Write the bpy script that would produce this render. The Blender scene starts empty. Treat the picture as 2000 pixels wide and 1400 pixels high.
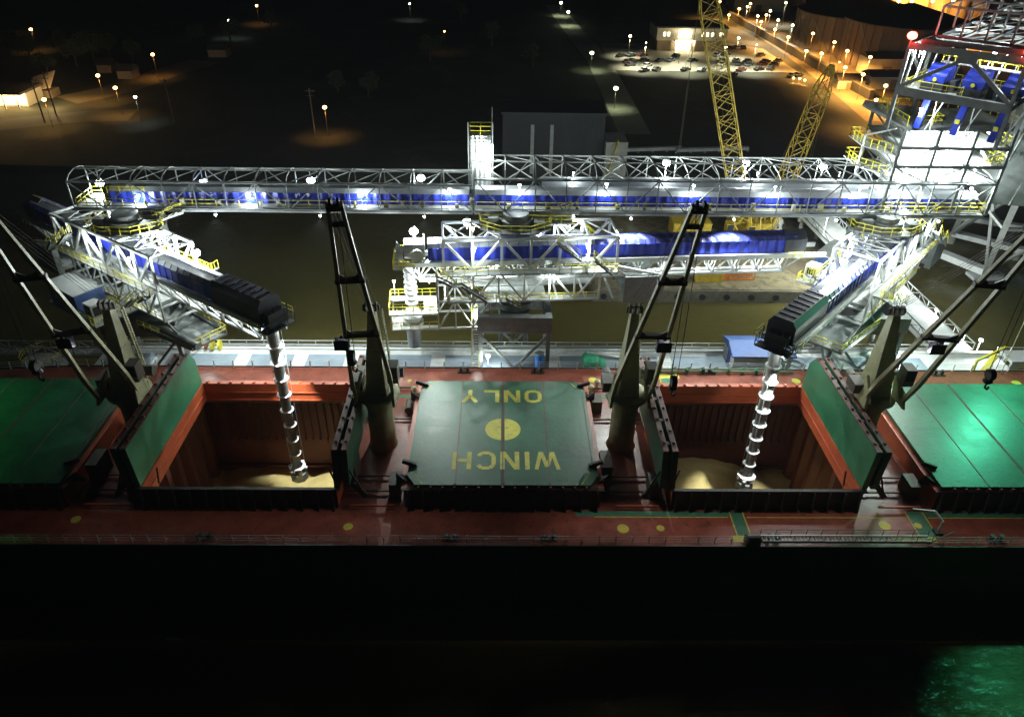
import bpy, math, random
from mathutils import Matrix, Vector
random.seed(7)
rnd = random.uniform
scn = bpy.context.scene
COL = scn.collection

# ------------------------------------------------------------------ camera
F = 1450.0; CH = 57.0
PITCH = math.atan(950 / 1450.0); YAW = .0175; ROLL = .016
cp, sp = math.cos(PITCH), math.sin(PITCH)
FW = Vector((math.sin(YAW) * cp, math.cos(YAW) * cp, -sp))
r0 = Vector((math.cos(YAW), -math.sin(YAW), 0)); u0 = r0.cross(FW)
RT = r0 * math.cos(ROLL) + u0 * math.sin(ROLL)
UP = u0 * math.cos(ROLL) - r0 * math.sin(ROLL)
CAM = Vector((0, 0, CH))
cam = bpy.data.cameras.new('camera'); co = bpy.data.objects.new('camera', cam); COL.objects.link(co)
m = Matrix(((RT.x, UP.x, -FW.x, 0), (RT.y, UP.y, -FW.y, 0), (RT.z, UP.z, -FW.z, CH), (0, 0, 0, 1)))
co.matrix_world = m
cam.sensor_width = 36; cam.lens = F / 2000 * 36; cam.clip_start = .5; cam.clip_end = 6000
scn.camera = co

# ------------------------------------------------------------------ night sky
w = bpy.data.worlds.new('World'); scn.world = w; w.use_nodes = True
bg = w.node_tree.nodes['Background']
bg.inputs[0].default_value = (.30, .42, .75, 1); bg.inputs[1].default_value = .0035
scn.view_settings.view_transform = 'Standard'; scn.view_settings.look = 'None'
scn.view_settings.exposure = 0.95; scn.view_settings.gamma = 1
cy = scn.cycles
cy.use_denoising = True; cy.max_bounces = 5; cy.diffuse_bounces = 3; cy.glossy_bounces = 3
cy.transmission_bounces = 2; cy.sample_clamp_indirect = 3; cy.sample_clamp_direct = 0
cy.caustics_reflective = False; cy.caustics_refractive = False; cy.use_light_tree = True


def ray(px, py):
    return FW + RT * ((px - 1000) / F) - UP * ((py - 700) / F)


def at(px, py, z=0):
    d = ray(px, py); return CAM + d * ((z - CH) / d.z)


def atY(px, py, Y):
    d = ray(px, py); return CAM + d * (Y / d.y)


# ------------------------------------------------------------------ materials
def mat(name, col, rough=.6, metal=0., nscale=1.2, var=.25, bump=0., bscale=None, col2=None, thr=.6, amt=.8,
        emis=None, estr=0, stretch=None, spec=.5, speck=None):
    ma = bpy.data.materials.new(name); ma.use_nodes = True
    nt = ma.node_tree; N = nt.nodes; L = nt.links; b = N['Principled BSDF']
    b.inputs['Roughness'].default_value = rough; b.inputs['Metallic'].default_value = metal
    b.inputs['Specular IOR Level'].default_value = spec
    tc = N.new('ShaderNodeNewGeometry'); src = tc.outputs['Position']
    if stretch:
        mp = N.new('ShaderNodeMapping'); mp.inputs['Scale'].default_value = stretch
        L.new(src, mp.inputs[0]); src = mp.outputs[0]
    if emis:
        b.inputs['Emission Color'].default_value = (*emis, 1); b.inputs['Emission Strength'].default_value = estr
        b.inputs['Base Color'].default_value = (*col, 1)
        ma.cycles.emission_sampling = 'NONE'
        return ma
    n = N.new('ShaderNodeTexNoise'); n.inputs['Scale'].default_value = nscale
    n.inputs['Detail'].default_value = 6; n.inputs['Roughness'].default_value = .65
    L.new(src, n.inputs['Vector'])
    cr = N.new('ShaderNodeValToRGB'); e = cr.color_ramp.elements
    e[0].position = .3; e[1].position = .7
    e[0].color = (*[max(0, c * (1 - var)) for c in col], 1); e[1].color = (*[min(1, c * (1 + var)) for c in col], 1)
    L.new(n.outputs['Fac'], cr.inputs[0]); out = cr.outputs[0]
    if col2:
        n2 = N.new('ShaderNodeTexNoise'); n2.inputs['Scale'].default_value = nscale * 2.3
        n2.inputs['Detail'].default_value = 8; n2.inputs['Roughness'].default_value = .7
        L.new(src, n2.inputs['Vector'])
        r2 = N.new('ShaderNodeValToRGB'); r2.color_ramp.elements[0].position = thr
        r2.color_ramp.elements[1].position = thr + .06
        r2.color_ramp.elements[1].color = (amt, amt, amt, 1)
        L.new(n2.outputs['Fac'], r2.inputs[0])
        mx = N.new('ShaderNodeMix'); mx.data_type = 'RGBA'; mx.inputs[7].default_value = (*col2, 1)
        L.new(r2.outputs[0], mx.inputs[0]); L.new(out, mx.inputs[6]); out = mx.outputs[2]
    if speck:
        for sc, th, c_ in speck:
            n3 = N.new('ShaderNodeTexNoise'); n3.inputs['Scale'].default_value = sc; n3.inputs['Detail'].default_value = 4
            n3.inputs['Roughness'].default_value = .8; L.new(src, n3.inputs['Vector'])
            r3 = N.new('ShaderNodeValToRGB'); r3.color_ramp.elements[0].position = th; r3.color_ramp.elements[1].position = th + .04
            L.new(n3.outputs['Fac'], r3.inputs[0])
            m3 = N.new('ShaderNodeMix'); m3.data_type = 'RGBA'; m3.inputs[7].default_value = (*c_, 1)
            L.new(r3.outputs[0], m3.inputs[0]); L.new(out, m3.inputs[6]); out = m3.outputs[2]
    L.new(out, b.inputs['Base Color'])
    rr = N.new('ShaderNodeMapRange'); rr.inputs[3].default_value = max(.05, rough - .15)
    rr.inputs[4].default_value = min(1, rough + .15); L.new(n.outputs['Fac'], rr.inputs[0])
    L.new(rr.outputs[0], b.inputs['Roughness'])
    if bump:
        nb = N.new('ShaderNodeTexNoise'); nb.inputs['Scale'].default_value = bscale or nscale * 4
        nb.inputs['Detail'].default_value = 5; L.new(src, nb.inputs['Vector'])
        bp = N.new('ShaderNodeBump'); bp.inputs['Strength'].default_value = bump
        bp.inputs['Distance'].default_value = .3
        L.new(nb.outputs['Fac'], bp.inputs['Height']); L.new(bp.outputs[0], b.inputs['Normal'])
    return ma


M = {}
M['deck'] = mat('deck_paint', (.23, .060, .036), .36, speck=[(1.8, .60, (.08, .035, .025)), (4.5, .66, (.34, .17, .12)), (.6, .62, (.13, .04, .028))], nscale=.5, var=.3, col2=(.10, .035, .028), thr=.56, amt=.7, bump=.08, bscale=3)
M['coaming'] = mat('coaming_paint', (.42, .08, .03), .45, nscale=.8, var=.2, col2=(.52, .24, .14), thr=.64, amt=.6)
M['hold'] = mat('hold_paint', (.12, .028, .021), .6, nscale=.4, var=.3, col2=(.17, .06, .04), thr=.58, amt=.5, stretch=(1, 1, .35))
M['hull'] = mat('hull_paint', (.025, .022, .024), .5, nscale=.4, var=.3)
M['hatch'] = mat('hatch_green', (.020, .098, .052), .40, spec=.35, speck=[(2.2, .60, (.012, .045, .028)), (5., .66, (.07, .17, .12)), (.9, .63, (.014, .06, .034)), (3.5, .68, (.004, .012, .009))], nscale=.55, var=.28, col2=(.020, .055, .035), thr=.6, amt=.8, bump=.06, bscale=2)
M['hatchv'] = mat('hatch_green_bright', (.035, .17, .085), .42, speck=[(1.6, .61, (.02, .09, .05)), (4., .66, (.10, .28, .17))], nscale=.4, var=.3, col2=(.06, .26, .14), thr=.58, amt=.5)  # brighter green than the other cover paint
M['edge'] = mat('hatch_edge_brown', (.13, .05, .04), .6, nscale=2, var=.3)
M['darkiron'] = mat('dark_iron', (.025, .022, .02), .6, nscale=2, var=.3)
M['yellow'] = mat('yellow_paint', (.62, .56, .04), .5, nscale=2, var=.15)
M['yellowmark'] = mat('worn_yellow_marking', (.50, .46, .05), .6, nscale=1.2, var=.2, col2=(.12, .16, .06), thr=.58, amt=.75)
M['greenmark'] = mat('green_walkway_paint', (.04, .16, .09), .6, nscale=1.5, var=.3)
M['cranepaint'] = mat('crane_cream_paint', (.38, .37, .21), .5, nscale=.9, var=.25, col2=(.16, .11, .06), thr=.62, amt=.7)
M['cranedark'] = mat('crane_grimy_steel', (.07, .06, .045), .6, nscale=1.2, var=.35)
M['steelmid'] = mat('weathered_steel', (.20, .215, .21), .5, .2, nscale=1.2, var=.25)
M['steel'] = mat('galvanised_steel', (.42, .44, .43), .45, .2, nscale=1.2, var=.2)
M['steeldk'] = mat('grey_steel', (.15, .165, .165), .5, .2, nscale=1, var=.25)
M['white'] = mat('white_paint', (.50, .52, .52), .5, nscale=1, var=.1)
M['deckplate'] = mat('deck_plate_grey', (.26, .275, .27), .6, nscale=1, var=.2)
M['rooftin'] = mat('conveyor_roof_tin', (.30, .32, .35), .4, .3, nscale=.6, var=.15, bump=.1, bscale=2)
M['darkhood'] = mat('dark_hood', (.018, .020, .028), .5, nscale=1.2, var=.4)
M['rubber'] = mat('rubber', (.02, .02, .02), .8)
M['concrete'] = mat('dock_concrete', (.68, .70, .69), .7, nscale=.6, var=.15, col2=(.40, .42, .42), thr=.6, amt=.6, bump=.05)
M['grating'] = mat('dock_grating', (.25, .31, .37), .6, nscale=.35, var=.18, bump=.08, bscale=5)
M['piling'] = mat('piling_concrete', (.30, .30, .27), .8, nscale=.7, var=.25)
M['boxblue'] = mat('shed_blue', (.05, .10, .27), .5, nscale=.7, var=.2)
M['liftgreen'] = mat('lift_green', (.03, .42, .22), .45)
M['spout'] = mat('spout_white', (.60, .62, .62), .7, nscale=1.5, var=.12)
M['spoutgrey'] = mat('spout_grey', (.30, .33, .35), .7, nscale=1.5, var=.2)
M['ibeam'] = mat('barge_steel', (.14, .13, .10), .75, nscale=.5, var=.35, col2=(.08, .06, .04), thr=.55, amt=.7)
M['cyel'] = mat('crawler_yellow', (.50, .36, .04), .5, nscale=1, var=.2)
M['orange'] = mat('orange_paint', (.65, .20, .02), .5)
M['road'] = mat('asphalt', (.07, .07, .065), .85, nscale=.15, var=.25)
M['lot'] = mat('parking_concrete', (.22, .215, .18), .85, nscale=.06, var=.2)
M['grass'] = mat('dark_grass', (.020, .024, .015), .95, nscale=.03, var=.5, col2=(.035, .032, .024), thr=.52, amt=.8, bump=.3, bscale=.4)
M['dirt'] = mat('dirt', (.12, .095, .06), .95, nscale=.1, var=.3)
M['cladding'] = mat('dark_cladding', (.013, .015, .016), .6, nscale=.4, var=.15)
M['tank'] = mat('tank_wall', (.13, .10, .08), .8, nscale=.12, var=.2, stretch=(1, 1, .2))
M['tankroof'] = mat('tank_roof', (.03, .026, .03), .8, nscale=.1, var=.25)
M['silo'] = mat('silo_wall', (.45, .36, .26), .8, nscale=.15, var=.3, stretch=(1, 1, .1))
M['stucco'] = mat('office_wall', (.42, .40, .34), .8, nscale=.5, var=.1)
M['brown'] = mat('office_brown', (.20, .15, .10), .8, nscale=.5, var=.2)
M['wood'] = mat('pole_wood', (.09, .07, .05), .9)
M['bark'] = mat('bark', (.06, .045, .03), .95)
M['leaf'] = mat('foliage', (.045, .065, .022), .8, nscale=1.5, var=.5)
M['glass'] = mat('dark_glass', (.02, .025, .03), .15)
M['grain'] = mat('grain', (.55, .42, .17), .95, nscale=1.5, var=.12, bump=.15, bscale=6)
M['rust'] = mat('rust_red', (.35, .10, .04), .7)
M['lampw'] = mat('lamp_white', (.9, .9, .9), emis=(.93, 1, .98), estr=22)
M['lampo'] = mat('lamp_orange', (.9, .6, .3), emis=(1, .50, .12), estr=14)
M['lampg'] = mat('lamp_greenish', (.8, .9, .6), emis=(.88, 1, .62), estr=16)
M['lampr'] = mat('lamp_red', (.9, .1, .1), emis=(1, .06, .03), estr=18)
M['litwin'] = mat('lit_window', (.9, .8, .5), emis=(1, .86, .45), estr=2.2)
M['litorange'] = mat('lit_canopy', (.9, .7, .3), emis=(1, .66, .20), estr=3.0)


def rib_mat(name, col, axis, period, rough=.5, depth=.5, dark=.0):
    ma = mat(name, col, rough, nscale=1, var=.2); nt = ma.node_tree; N = nt.nodes; L = nt.links
    b = N['Principled BSDF']; g = N.new('ShaderNodeNewGeometry')
    v = N.new('ShaderNodeVectorMath'); v.operation = 'DOT_PRODUCT'
    v.inputs[1].default_value = tuple(a * 2 * math.pi / period for a in axis)
    L.new(g.outputs['Position'], v.inputs[0])
    s = N.new('ShaderNodeMath'); s.operation = 'SINE'; L.new(v.outputs['Value'], s.inputs[0])
    bp = N.new('ShaderNodeBump'); bp.inputs['Strength'].default_value = depth; bp.inputs['Distance'].default_value = .15
    L.new(s.outputs[0], bp.inputs['Height']); L.new(bp.outputs[0], b.inputs['Normal'])
    return ma


M['blue'] = rib_mat('conveyor_blue', (.013, .028, .32), (.75, .65, 0), 1.1, .4, .7)
M['bluedk'] = rib_mat('conveyor_blue_dark', (.010, .014, .10), (.75, .65, 0), 1.1, .65, .6)
M['ribtin'] = rib_mat('ribbed_white_wall', (.74, .76, .76), (1, 0, 0), .6, .5, .5)
M['silorib'] = rib_mat('ribbed_silo_wall', (.42, .33, .23), (1, .2, 0), 5.5, .8, 1.)

# water
def water():
    ma = bpy.data.materials.new('river_water'); ma.use_nodes = True
    nt = ma.node_tree; N = nt.nodes; L = nt.links; b = N['Principled BSDF']
    b.inputs['Roughness'].default_value = .10; b.inputs['IOR'].default_value = 1.33
    g = N.new('ShaderNodeNewGeometry')
    n = N.new('ShaderNodeTexNoise'); n.inputs['Scale'].default_value = .05; n.inputs['Detail'].default_value = 5
    L.new(g.outputs['Position'], n.inputs['Vector'])
    cr = N.new('ShaderNodeValToRGB'); e = cr.color_ramp.elements
    e[0].position = .3; e[1].position = .7
    e[0].color = (.068, .060, .018, 1); e[1].color = (.10, .085, .028, 1)
    L.new(n.outputs['Fac'], cr.inputs[0]); L.new(cr.outputs[0], b.inputs['Base Color'])
    mp = N.new('ShaderNodeMapping'); mp.inputs['Scale'].default_value = (1, 1.6, 1); mp.inputs['Rotation'].default_value = (0, 0, .5)
    L.new(g.outputs['Position'], mp.inputs[0])
    a = N.new('ShaderNodeTexNoise'); a.inputs['Scale'].default_value = .62; a.inputs['Detail'].default_value = 5
    a.inputs['Roughness'].default_value = .6; a.inputs['Distortion'].default_value = .6
    L.new(mp.outputs[0], a.inputs['Vector'])
    bp = N.new('ShaderNodeBump'); bp.inputs['Strength'].default_value = 1.; bp.inputs['Distance'].default_value = .42
    sx = N.new('ShaderNodeSeparateXYZ'); L.new(g.outputs['Position'], sx.inputs[0])
    mr = N.new('ShaderNodeMapRange'); mr.inputs[1].default_value = 54; mr.inputs[2].default_value = 84
    mr.inputs[3].default_value = 1.; mr.inputs[4].default_value = .2; L.new(sx.outputs[1], mr.inputs[0]); L.new(mr.outputs[0], bp.inputs['Strength'])
    L.new(a.outputs['Fac'], bp.inputs['Height']); L.new(bp.outputs[0], b.inputs['Normal'])
    return ma


M['water'] = water()

# ------------------------------------------------------------------ mesh builder
def wloc(o):
    v = Vector((0, 0, 0))
    while o: v += Vector(o.location); o = o.parent
    return v


class MB:
    def __init__(s, T=None): s.v = []; s.f = []; s.T = T; s.g = []

    def add(s, vs, fs):
        n = len(s.v)
        if s.T: vs = [s.T @ Vector(p) for p in vs]
        s.g.append((n, n + len(vs), len(s.f), len(s.f) + len(fs)))
        s.v += [tuple(p) for p in vs]; s.f += [tuple(i + n for i in f) for f in fs]; return s

    def box(s, x0, y0, z0, x1, y1, z1):
        vs = [(x, y, z) for z in (z0, z1) for y in (y0, y1) for x in (x0, x1)]
        return s.add(vs, [(0, 2, 3, 1), (4, 5, 7, 6), (0, 1, 5, 4), (2, 6, 7, 3), (0, 4, 6, 2), (1, 3, 7, 5)])

    def beam(s, p, q, w=.2, h=None):
        p = Vector(p); q = Vector(q); d = q - p
        if d.length < 1e-4: return s
        d.normalize(); h = h or w
        up = Vector((0, 0, 1)) if abs(d.z) < .95 else Vector((0, 1, 0))
        a = d.cross(up).normalized() * (w / 2); b = a.cross(d).normalized() * (h / 2)
        vs = [c + i * a + j * b for c in (p, q) for i, j in ((-1, -1), (1, -1), (1, 1), (-1, 1))]
        return s.add(vs, [(3, 2, 1, 0), (4, 5, 6, 7), (0, 1, 5, 4), (1, 2, 6, 5), (2, 3, 7, 6), (3, 0, 4, 7)])

    def cyl(s, p, q, r, r2=None, n=12, cap=True):
        p = Vector(p); q = Vector(q); d = (q - p).normalized(); r2 = r if r2 is None else r2
        up = Vector((0, 0, 1)) if abs(d.z) < .95 else Vector((1, 0, 0))
        a = d.cross(up).normalized(); b = a.cross(d).normalized()
        vs = []
        for c, rr in ((p, r), (q, r2)):
            vs += [c + (a * math.cos(t) + b * math.sin(t)) * rr for t in [2 * math.pi * i / n for i in range(n)]]
        fs = [(i, (i + 1) % n, n + (i + 1) % n, n + i) for i in range(n)]
        if cap: fs += [tuple(range(n - 1, -1, -1)), tuple(range(n, 2 * n))]
        return s.add(vs, fs)

    def lathe(s, c, prof, n=14):
        c = Vector(c); vs = []; fs = []
        for r, z in prof:
            vs += [c + Vector((r * math.cos(2 * math.pi * i / n), r * math.sin(2 * math.pi * i / n), z)) for i in range(n)]
        for k in range(len(prof) - 1):
            fs += [(k * n + i, k * n + (i + 1) % n, (k + 1) * n + (i + 1) % n, (k + 1) * n + i) for i in range(n)]
        fs += [tuple(range(n - 1, -1, -1)), tuple(range((len(prof) - 1) * n, len(prof) * n))]
        return s.add(vs, fs)

    def prism(s, pts, z0, z1):
        n = len(pts)
        vs = [(p[0], p[1], z0) for p in pts] + [(p[0], p[1], z1) for p in pts]
        return s.add(vs, [tuple(range(n - 1, -1, -1)), tuple(range(n, 2 * n))] +
                     [(i, (i + 1) % n, n + (i + 1) % n, n + i) for i in range(n)])

    def prof(s, pts, x0, x1):            # profile in (y, z), extruded along x
        n = len(pts)
        vs = [(x0, p[0], p[1]) for p in pts] + [(x1, p[0], p[1]) for p in pts]
        return s.add(vs, [tuple(range(n)), tuple(range(2 * n - 1, n - 1, -1))] +
                     [(n + i, n + (i + 1) % n, (i + 1) % n, i) for i in range(n)])

    def ball(s, c, r, n=10, k=6, sz=1):
        pr = [(max(.01, r * math.sin(math.pi * i / k)), -r * sz * math.cos(math.pi * i / k)) for i in range(k + 1)]
        return s.lathe(c, pr, n)

    def rail(s, pts, h=1.05, step=2., w=.08, mid=True):
        for p, q in zip(pts, pts[1:]):
            p = Vector(p); q = Vector(q); L = (q - p).length; n = max(1, round(L / step))
            Z = Vector((0, 0, 1))
            s.beam(p + Z * h, q + Z * h, w)
            if mid: s.beam(p + Z * h * .52, q + Z * h * .52, w * .8)
            for i in range(n + 1):
                a = p.lerp(q, i / n); s.beam(a, a + Z * h, w)
        return s

    def stair(s, p, q, wd=.9, n=None):
        p = Vector(p); q = Vector(q); d = q - p; hd = Vector((d.x, d.y, 0))
        sd = Vector((-hd.y, hd.x, 0)).normalized() * (wd / 2) if hd.length > .01 else Vector((wd / 2, 0, 0))
        s.beam(p + sd, q + sd, .1, .28); s.beam(p - sd, q - sd, .1, .28)
        n = n or max(3, int(abs(d.z) / .3))
        for i in range(1, n):
            c = p.lerp(q, i / n); s.beam(c - sd, c + sd, .28, .06)
        return s

    def truss(s, p, q, h, n, w=.25, wd=None, x=False, alt=True, chord=True, up=Vector((0, 0, 1))):
        p = Vector(p); q = Vector(q); wd = wd or w * .7; H = up * h
        if chord: s.beam(p, q, w); s.beam(p + H, q + H, w)
        for i in range(n + 1):
            a = p.lerp(q, i / n); s.beam(a, a + H, wd)
            if i < n:
                b = p.lerp(q, (i + 1) / n)
                if x or not alt or i % 2 == 0: s.beam(a + H, b, wd)
                if x or (alt and i % 2 == 1): s.beam(a, b + H, wd)
        return s

    def clusters(s, eps=.06):
        bb = []
        for a, b, _, _ in s.g:
            P = s.v[a:b]; bb.append([min(p[i] for p in P) - eps for i in range(3)] + [max(p[i] for p in P) + eps for i in range(3)])
        n = len(bb); par = list(range(n))
        def fd(i):
            while par[i] != i: par[i] = par[par[i]]; i = par[i]
            return i
        for i in range(n):
            for j in range(i):
                A, B = bb[i], bb[j]
                if A[0] <= B[3] and B[0] <= A[3] and A[1] <= B[4] and B[1] <= A[4] and A[2] <= B[5] and B[2] <= A[5]:
                    a, b = fd(i), fd(j)
                    if a != b: par[a] = b
        out = {}
        for i in range(n): out.setdefault(fd(i), []).append(i)
        return list(out.values())

    def build(s, name, ma, parent=None, smooth=False):
        if parent and 1 < len(s.g) <= 260:
            cl = s.clusters()
            if 1 < len(cl) <= 14:
                cl.sort(key=lambda c: -len(c)); r = None
                for c in cl:
                    q = MB()
                    for i in sorted(c):
                        a, b, fa, fb = s.g[i]; k = len(q.v) - a
                        q.v += s.v[a:b]; q.f += [tuple(x + k for x in f) for f in s.f[fa:fb]]
                    o = q.build(name, ma, parent, smooth); r = r or o
                return r
        o_ = wloc(parent) if parent else Vector((0, 0, 0))
        me = bpy.data.meshes.new(name)
        me.from_pydata([(p[0] - o_.x, p[1] - o_.y, p[2] - o_.z) for p in s.v], [], s.f)
        me.materials.append(M[ma] if isinstance(ma, str) else ma)
        if smooth:
            me.polygons.foreach_set('use_smooth', [True] * len(me.polygons)); me.set_sharp_from_angle(angle=math.radians(38))
        me.update(); o = bpy.data.objects.new(name, me); COL.objects.link(o)
        if parent: o.parent = parent
        return o


def tag(o, label, cat, group=None, kind=None):
    if label: o['label'] = label
    if cat: o['category'] = cat
    if group: o['group'] = group
    if kind: o['kind'] = kind
    return o


def thing(name, label, cat, loc=(0, 0, 0), group=None):
    o = bpy.data.objects.new(name, None); COL.objects.link(o); o.location = loc; o.empty_display_size = .5
    return tag(o, label, cat, group)


def struct(o): o['kind'] = 'structure'; return o


def copy_tree(o, parent=None):
    c = o.copy(); COL.objects.link(c); c.parent = parent
    for ch in list(o.children): copy_tree(ch, c)
    return c


def light(parent, loc, energy, color=(1, 1, 1), r=.25, spot=None, aim=None, name='lamp_light', blend=.5):
    ld = bpy.data.lights.new(name, 'SPOT' if spot else 'POINT'); ld.energy = energy; ld.color = color
    ld.shadow_soft_size = r
    if spot: ld.spot_size = math.radians(spot); ld.spot_blend = blend
    o = bpy.data.objects.new(name, ld); COL.objects.link(o)
    o.parent = parent; o.location = Vector(loc) - (wloc(parent) if parent else Vector((0, 0, 0)))
    if aim is not None:
        o.rotation_euler = (Vector(aim) - Vector(loc)).to_track_quat('-Z', 'Y').to_euler()
    return o


WHITE = (.90, 1., .95); ORNG = (1., .46, .10); GRN = (.10, 1., .55)
LK = 1.0


def floodlight(p, pole, label, group, energy=2500, color=WHITE, lens='lampw', r=.33, spot=None, aim=None, off=.6, name='floodlight',
               polemat='steel', armlen=0., blend=.5):
    """a lamp head at p on a pole that stands `pole` metres below it"""
    p = Vector(p)
    t = thing(name, label, 'floodlight' if name == 'floodlight' else 'street lamp', (p.x, p.y, p.z - pole), group)
    MB().cyl((p.x + armlen, p.y, p.z - pole), (p.x + armlen, p.y, p.z + .1), .06, n=6).build('pole', polemat, t)
    if armlen: MB().beam((p.x + armlen, p.y, p.z + .3), (p.x, p.y, p.z + .35), .1).build('arm', polemat, t)
    h = MB().lathe((p.x, p.y, p.z + r * .82), [(r * .5, 0), (r * .42, r * .3), (r * .2, r * .4)], 8).build('housing', 'steeldk', t)
    MB().ball(p, r, 10, 6, .8).build('lens', lens, h, True)
    if name == 'street_lamp' and spot is None: spot = 125
    if energy: light(t, p + Vector((0, -.38 - (.1 if pole > 4.9 else 0), -off)), energy * LK, color, r * .7, spot, aim, blend=blend)
    return t


# ------------------------------------------------------------------ water and land
WZ = -10.0
wx, wy = (-900, -76, 72, 900), (-200, 54.0, 83.0, 166)
struct(MB().add([(x, y, WZ) for y in wy for x in wx], [(j * 4 + i, j * 4 + i + 1, j * 4 + i + 5, j * 4 + i + 4) for j in range(3) for i in range(3) if (i, j) != (1, 1)]).build('water', 'water'))
GZ = -3.0
g = MB(); NX = 60
rows = []
for j, (yy, zz) in enumerate(((159, -11.5), (163, -9.2), (167, -6), (172, -3.6), (178, GZ))):
    rows.append([(-1500 + 3000 * i / NX, yy + 3 * math.sin(i * 1.3) + 2 * math.sin(i * .45 + j), zz) for i in range(NX + 1)])
rows.append([(-1500 + 3000 * i / NX, 2600, GZ) for i in range(NX + 1)])
vs = [p for r in rows for p in r]
g.add(vs, [(j * (NX + 1) + i, j * (NX + 1) + i + 1, (j + 1) * (NX + 1) + i + 1, (j + 1) * (NX + 1) + i)
           for j in range(len(rows) - 1) for i in range(NX)])
struct(g.build('ground', 'grass'))

# ------------------------------------------------------------------ the ship
YN, YF = 52.4, 84.5
HY0, HY1 = 58.2, 76.9
HX = [(-66, -46.2), (-37.6, -17.6), (-9.8, 10.3), (18.6, 38.3), (47.0, 67.0)]
OPEN = (1, 3)


def half(x):
    if x < -52: return max(1.0, 16.05 * (1 - ((-52 - x) / 52.) ** 2.3))
    if x > 70: return 16.05 * (1 - ((x - 70) / 90.) ** 2.5)
    return 16.05


YC = 68.45
ship = thing('cargo_ship', 'long red decked bulk carrier moored beside the lit loading dock', 'ship', (0, YC, WZ))
xs = sorted(set([-102, -96, -90, -84, -78, -72, -69] + [a for h in HX for a in h] + [-60, -52, -42, -14, 0, 14, 28, 42, 56, 75, 85, 95, 105]))
dm = MB(); hm = MB()
for a, b in zip(xs, xs[1:]):
    ha, hb = half(a), half(b)
    inh = any(h[0] <= a and b <= h[1] for h in HX)
    if inh:
        dm.add([(a, YC - ha, 0), (b, YC - hb, 0), (b, HY0, 0), (a, HY0, 0)], [(0, 1, 2, 3)])
        dm.add([(a, HY1, 0), (b, HY1, 0), (b, YC + hb, 0), (a, YC + ha, 0)], [(0, 1, 2, 3)])
    else:
        dm.add([(a, YC - ha, 0), (b, YC - hb, 0), (b, HY0, 0), (a, HY0, 0), (b, HY1, 0), (a, HY1, 0), (b, YC + hb, 0), (a, YC + ha, 0)],
               [(0, 1, 2, 3), (3, 2, 4, 5), (5, 4, 6, 7)])
    for sgn in (-1, 1):
        q = [(a, YC + sgn * ha, .12), (b, YC + sgn * hb, .12), (b, YC + sgn * hb, -14), (a, YC + sgn * ha, -14)]
        hm.add(q, [(0, 1, 2, 3)] if sgn > 0 else [(3, 2, 1, 0)])
        hm.beam((a, YC + sgn * (ha + .02), .06), (b, YC + sgn * (hb + .02), .06), .14, .12)
dm.build('deck', 'deck', ship); hull = hm.build('hull', 'hull', ship)
sm_ = MB()
for z in (-2.6, -5.2, -7.8): sm_.box(-50, YN - .03, z, 68, YN - .012, z + .05)
for k in range(19): sm_.box(-48 + k * 6.2, YN - .035, -9.9, -47.95 + k * 6.2, YN - .012, -.1)
sm_.build('plate_seam', 'edge', hull)
# coamings
for k, (a, b) in enumerate(HX):
    c = MB(); t = .35; z = 2.4
    c.box(a - t, HY0 - t, .004, b + t, HY0, z).box(a - t, HY1, .004, b + t, HY1 + t, z)
    c.box(a - t, HY0, .004, a, HY1, z).box(b, HY0, .004, b + t, HY1, z)
    # top flange and stays; stays and near flange coloured dark to imitate shade
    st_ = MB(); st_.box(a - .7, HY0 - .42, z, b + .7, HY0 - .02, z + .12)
    c.box(a - .7, HY1 + .02, z, b + .7, HY1 + .7, z + .12)
    c.box(a - .7, HY0 - .02, z, a - .02, HY1 + .02, z + .12).box(b + .02, HY0 - .02, z, b + .7, HY1 + .02, z + .12)
    n = 12
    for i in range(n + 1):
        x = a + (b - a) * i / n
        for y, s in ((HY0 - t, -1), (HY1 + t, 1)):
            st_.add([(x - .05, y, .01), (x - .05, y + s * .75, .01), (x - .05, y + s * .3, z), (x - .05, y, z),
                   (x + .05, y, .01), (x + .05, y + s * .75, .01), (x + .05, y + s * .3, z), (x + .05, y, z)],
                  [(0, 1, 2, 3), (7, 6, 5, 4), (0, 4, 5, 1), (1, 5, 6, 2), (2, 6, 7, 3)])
    co_ = c.build('hatch_coaming', 'coaming', ship)
    st_.box(a - t, HY0 - t - .012, .006, b + t, HY0 - t - .003, z - .01)  # thin dark sheet over the near face, shade put into its colour
    st_.build('shaded_coaming_stay', 'darkiron', co_)
    if k in OPEN:
        mb = MB()
        mb.box(a + .04, HY1 - .10, 1.15, b - .04, HY1 - .01, 1.3).box(a + .04, HY1 - .12, .0, b - .04, HY1 - .01, .15)
        mb.box(b - .12, HY0 + .04, 1.15, b - .01, HY1 - .1, 1.3).box(a + .01, HY0 + .04, 1.15, a + .12, HY1 - .1, 1.3)
        for i in range(14):
            x = a + .5 + i * (b - a - 1) / 13; mb.box(x - .15, HY1 + .1, z + .13, x + .15, HY1 + .5, z + .3)
        mb.build('coaming_stiffener', 'coaming', co_)
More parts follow.
